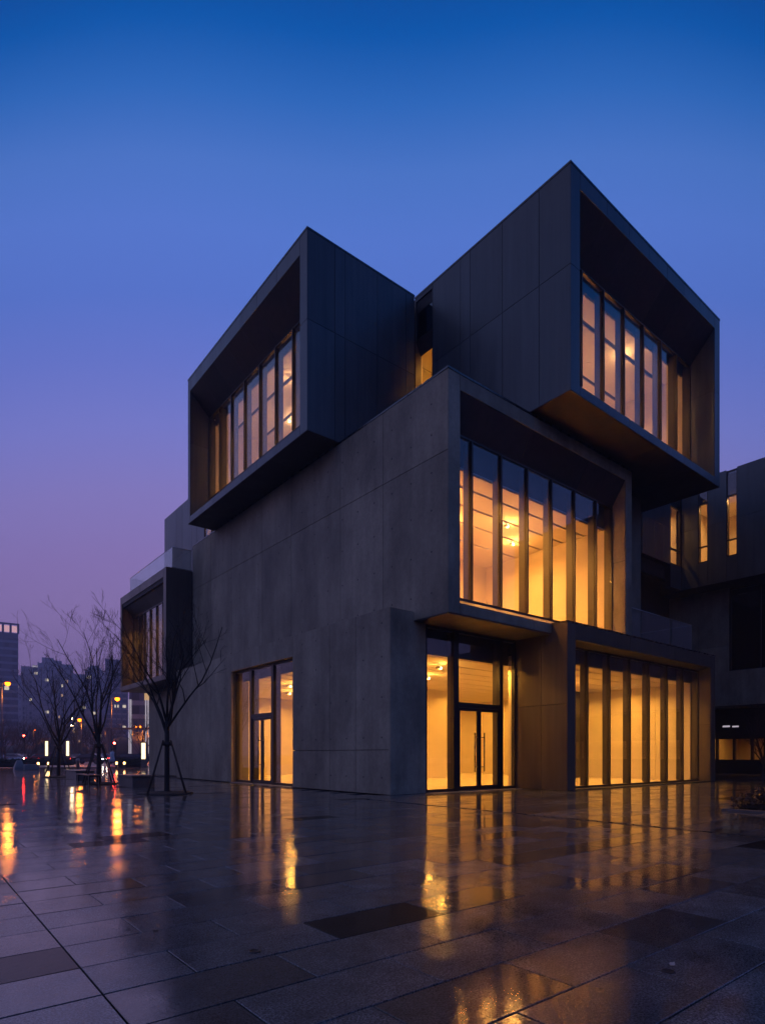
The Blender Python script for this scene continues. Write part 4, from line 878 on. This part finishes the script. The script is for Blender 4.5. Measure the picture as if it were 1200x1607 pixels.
bk = [at(px, 185, 0) for px in range(-200, 330, 10)]; hh = [3.6 + rd.uniform(-.8, .9) + 1.2 * math.sin(i * .5) for i in range(len(hp))]
for a, b, h_ in zip(hp, bk, hh): ring.append([(a.x, a.y, -.16), (a.x, a.y, h_ * .75), (a.x * .6 + b.x * .4, a.y * .6 + b.y * .4, h_ * 1.25), (b.x, b.y, h_), (b.x, b.y, -.16)])
m.loft(ring, 0, True, True); tag(m.build('far_woodland', 'soil'), 'dark mass of woodland on the far side of the road', 'woodland', kind='stuff')

# ------------------------------------------------------------------ city skyline
def tower(px0, px1, py, t, depth, label, wall='apartment_wall', band='apartment_band', fl=3.2, name='apartment_tower', steps=(), lit=6, seed=0, crown=None, fins=5):
    rd = random.Random(seed); a = at(px0, t); b = at(px1, t); w = (b - a).length; hgt = zat(py, t)
    pc = (px0 + px1) / 2; az = math.atan((pc - CXP) / FPX); p = at(pc, t)
    w = w * math.cos(az); r = empty(name, (p.x, p.y, -0.16), label, 'building', None, CAMROT - az); hx = w / 2
    m = MB(); m.box(-hx, hx, 0, depth, 0, hgt)
    for (u0, u1, dz) in steps: m.box(-hx + u0 * w, -hx + u1 * w, 0.5, depth - .5, hgt - 0.01, hgt + dz)
    new_obj('wall', m.mesh('wall', wall), r)
    m = MB(); n = int(hgt / fl)
    for k in range(2, n): m.box(-hx - .12, hx + .12, -.15, depth + .1, k * fl, k * fl + fl * .32)
    new_obj('floor_bands', m.mesh('floor_bands', band), r)
    if fins:
        m = MB()
        for k in range(fins + 1): x = -hx + k * w / fins; m.box(x - .35, x + .35, -.5, .1, 0, hgt + .4)
        new_obj('pilasters', m.mesh('pilasters', wall), r)
    nc = max(3, int(w / 3.2)); cells = [(c_, k) for c_ in range(nc) for k in range(3, n - 1)]; rd.shuffle(cells)
    lit = max(1, lit * 6 // 10)
    for i, (c_, k) in enumerate(cells[:lit + 26]):
        x = -hx + (c_ + .5) * w / nc; z = k * fl + fl * .36; mt = 'window_dark' if i >= lit else ('lit_window' if rd.random() < .65 else 'lit_window_warm')
        mm = MB(); mm.box(x - w / nc * .3, x + w / nc * .3, -.2, -.02, z, z + fl * .55); new_obj('window', mm.mesh('window', mt), r)
    if crown:
        mm = MB()
        for k in range(6): x = -hx + k * w / 5; mm.box(x - .5, x + .5, .2, 1.2, hgt, hgt + 4.2)
        mm.box(-hx - .5, hx + .5, .2, 1.2, hgt + 4.2, hgt + 5); mm.box(-hx - .5, -hx + 1.5, .2, 3, hgt + 5, hgt + 7); new_obj('crown_frame', mm.mesh('crown_frame', wall), r)
        for k in range(5): x = -hx + (k + .5) * w / 5; mm = MB(); mm.box(x - w / 12, x + w / 12, 1.3, 1.5, hgt + .6, hgt + 3.8); new_obj('crown_panel', mm.mesh('crown_panel', 'crown_light'), r)
    return r
tower(-32, 29, 991, 300, 22, 'tall dark glass tower with pink lit crown at left edge', 'tower_glass', 'tower_band', 3.6, 'office_tower', (), 7, 1, True, 0)
tower(26, 37, 1060, 520, 15, 'slim far block in the gap beside the glass tower', lit=2, seed=2, fins=3); tower(34, 62, 1046, 430, 18, 'pale apartment block with a lit rooftop sign', steps=((.6, 1, 1.5),), lit=4, seed=3, fins=5)
tower(60, 97, 1041, 420, 20, 'stepped apartment block behind the farthest staked tree', steps=((.16, .66, 4.0), (.66, 1, 2.4)), lit=7, seed=4, fins=6); tower(95, 114, 1043, 400, 16, 'apartment block with flat top right of the stepped block', lit=6, seed=5, fins=4)
tower(111, 137, 1058, 460, 18, 'lower far apartment block between two taller ones', lit=5, seed=6); tower(135, 161, 1052, 430, 18, 'round topped apartment block behind the middle staked tree', steps=((.1, .9, 2.2), (.25, .75, 3.6)), lit=6, seed=7)
tower(158, 170, 1056, 480, 15, 'narrow far block left of the bluish tower', lit=3, seed=8, fins=3); tower(166, 200, 1035, 380, 20, 'bluish glass tower just left of the bay box', 'tower_glass', 'apartment_band', 3.3, 'office_tower', (), 6, 9, None, 4)
tower(-70, 2, 1075, 330, 22, 'broad low block at the foot of the glass tower', lit=8, seed=12)
p0 = at(51, 428); p1 = at(62, 428); mm = MB(); zz = zat(1048, 428); rt = empty('rooftop_sign', (p0.x, p0.y, zz), 'white lit sign on the roof of the pale apartment block', 'sign', None, CAMROT); mm.box(0, 2.4, -.2, .2, .4, 1.6); mm.box(2.9, 4.8, -.2, .2, .2, 1.6); new_obj('letters', mm.mesh('letters', 'lit_strip'), rt); mm = MB(); mm.box(0, 4.8, .2, .4, -1.6, .3); new_obj('bracket', mm.mesh('bracket', 'dark_metal'), rt)
# bright glass block seen under the bay box
gb = tower(203, 262, 1040, 150, 15, 'glass block with bright vertical light strips under the bay box', 'tower_glass', 'tower_band', 3.4, 'office_block', (), 3, 21, None, 0)
for px in (205, 207.5, 229, 232.5):
    q = at(px, 149.5); mm = MB(); lx = (px - 232.5) / FPX * 150; mm.box(lx - .14, lx + .14, -.6, -.3, 1.5, zat(1098, 150)); new_obj('light_strip', mm.mesh('light_strip', 'lit_strip'), gb)
# footbridge over the road
fb = empty('footbridge', at(205, 108), 'low footbridge across the road seen under the bay box', 'bridge', None, CAMROT)
mm = MB(); mm.box(-4.2, 9, -1, 1, zat(1145, 108), zat(1142.5, 108)); new_obj('deck', mm.mesh('deck', 'pole_metal'), fb)
for x in (-4, 8): mm = MB(); mm.box(x - .2, x + .2, -.4, .4, 0, zat(1145, 108)); new_obj('pier', mm.mesh('pier', 'pole_metal'), fb)
# unseen ridge added behind the viewer so the glass mirrors a dark skyline
m = MB(); ring = []; rd = random.Random(9)
for i in range(61):
    a = math.radians(150 + i * 4.2); d = 190 + 25 * math.sin(i * .3); h_ = 44 + 17 * math.sin(i * .33 + 1) + 9 * math.sin(i * .9) + rd.uniform(-4, 4)
    if i in (0, 60): h_ = 3
    c_, s_ = math.cos(a), math.sin(a)
    ring.append([(c_ * d, s_ * d, -1), (c_ * (d + 45), s_ * (d + 45), h_ * .6), (c_ * (d + 100), s_ * (d + 100), h_), (c_ * (d + 220), s_ * (d + 220), -1)])
m.loft(ring, 0, True, True); tag(m.build('skyline_stand_in', 'skyline_dark'), kind='structure')

# ------------------------------------------------------------------ evening haze
t = NT('haze'); v = t.n('ShaderNodeVolumePrincipled'); v.inputs['Color'].default_value = (0.58, 0.66, 0.92, 1); v.inputs['Density'].default_value = 0.0012; v.inputs['Anisotropy'].default_value = 0.2
t.l(v.outputs[0], t.out.inputs['Volume'])
m = MB(); m.box(-625, 625, -625, 625, -2.0, 92.0); tag(m.build('haze', 'haze'), kind='stuff')
S.cycles.volume_bounces = 0
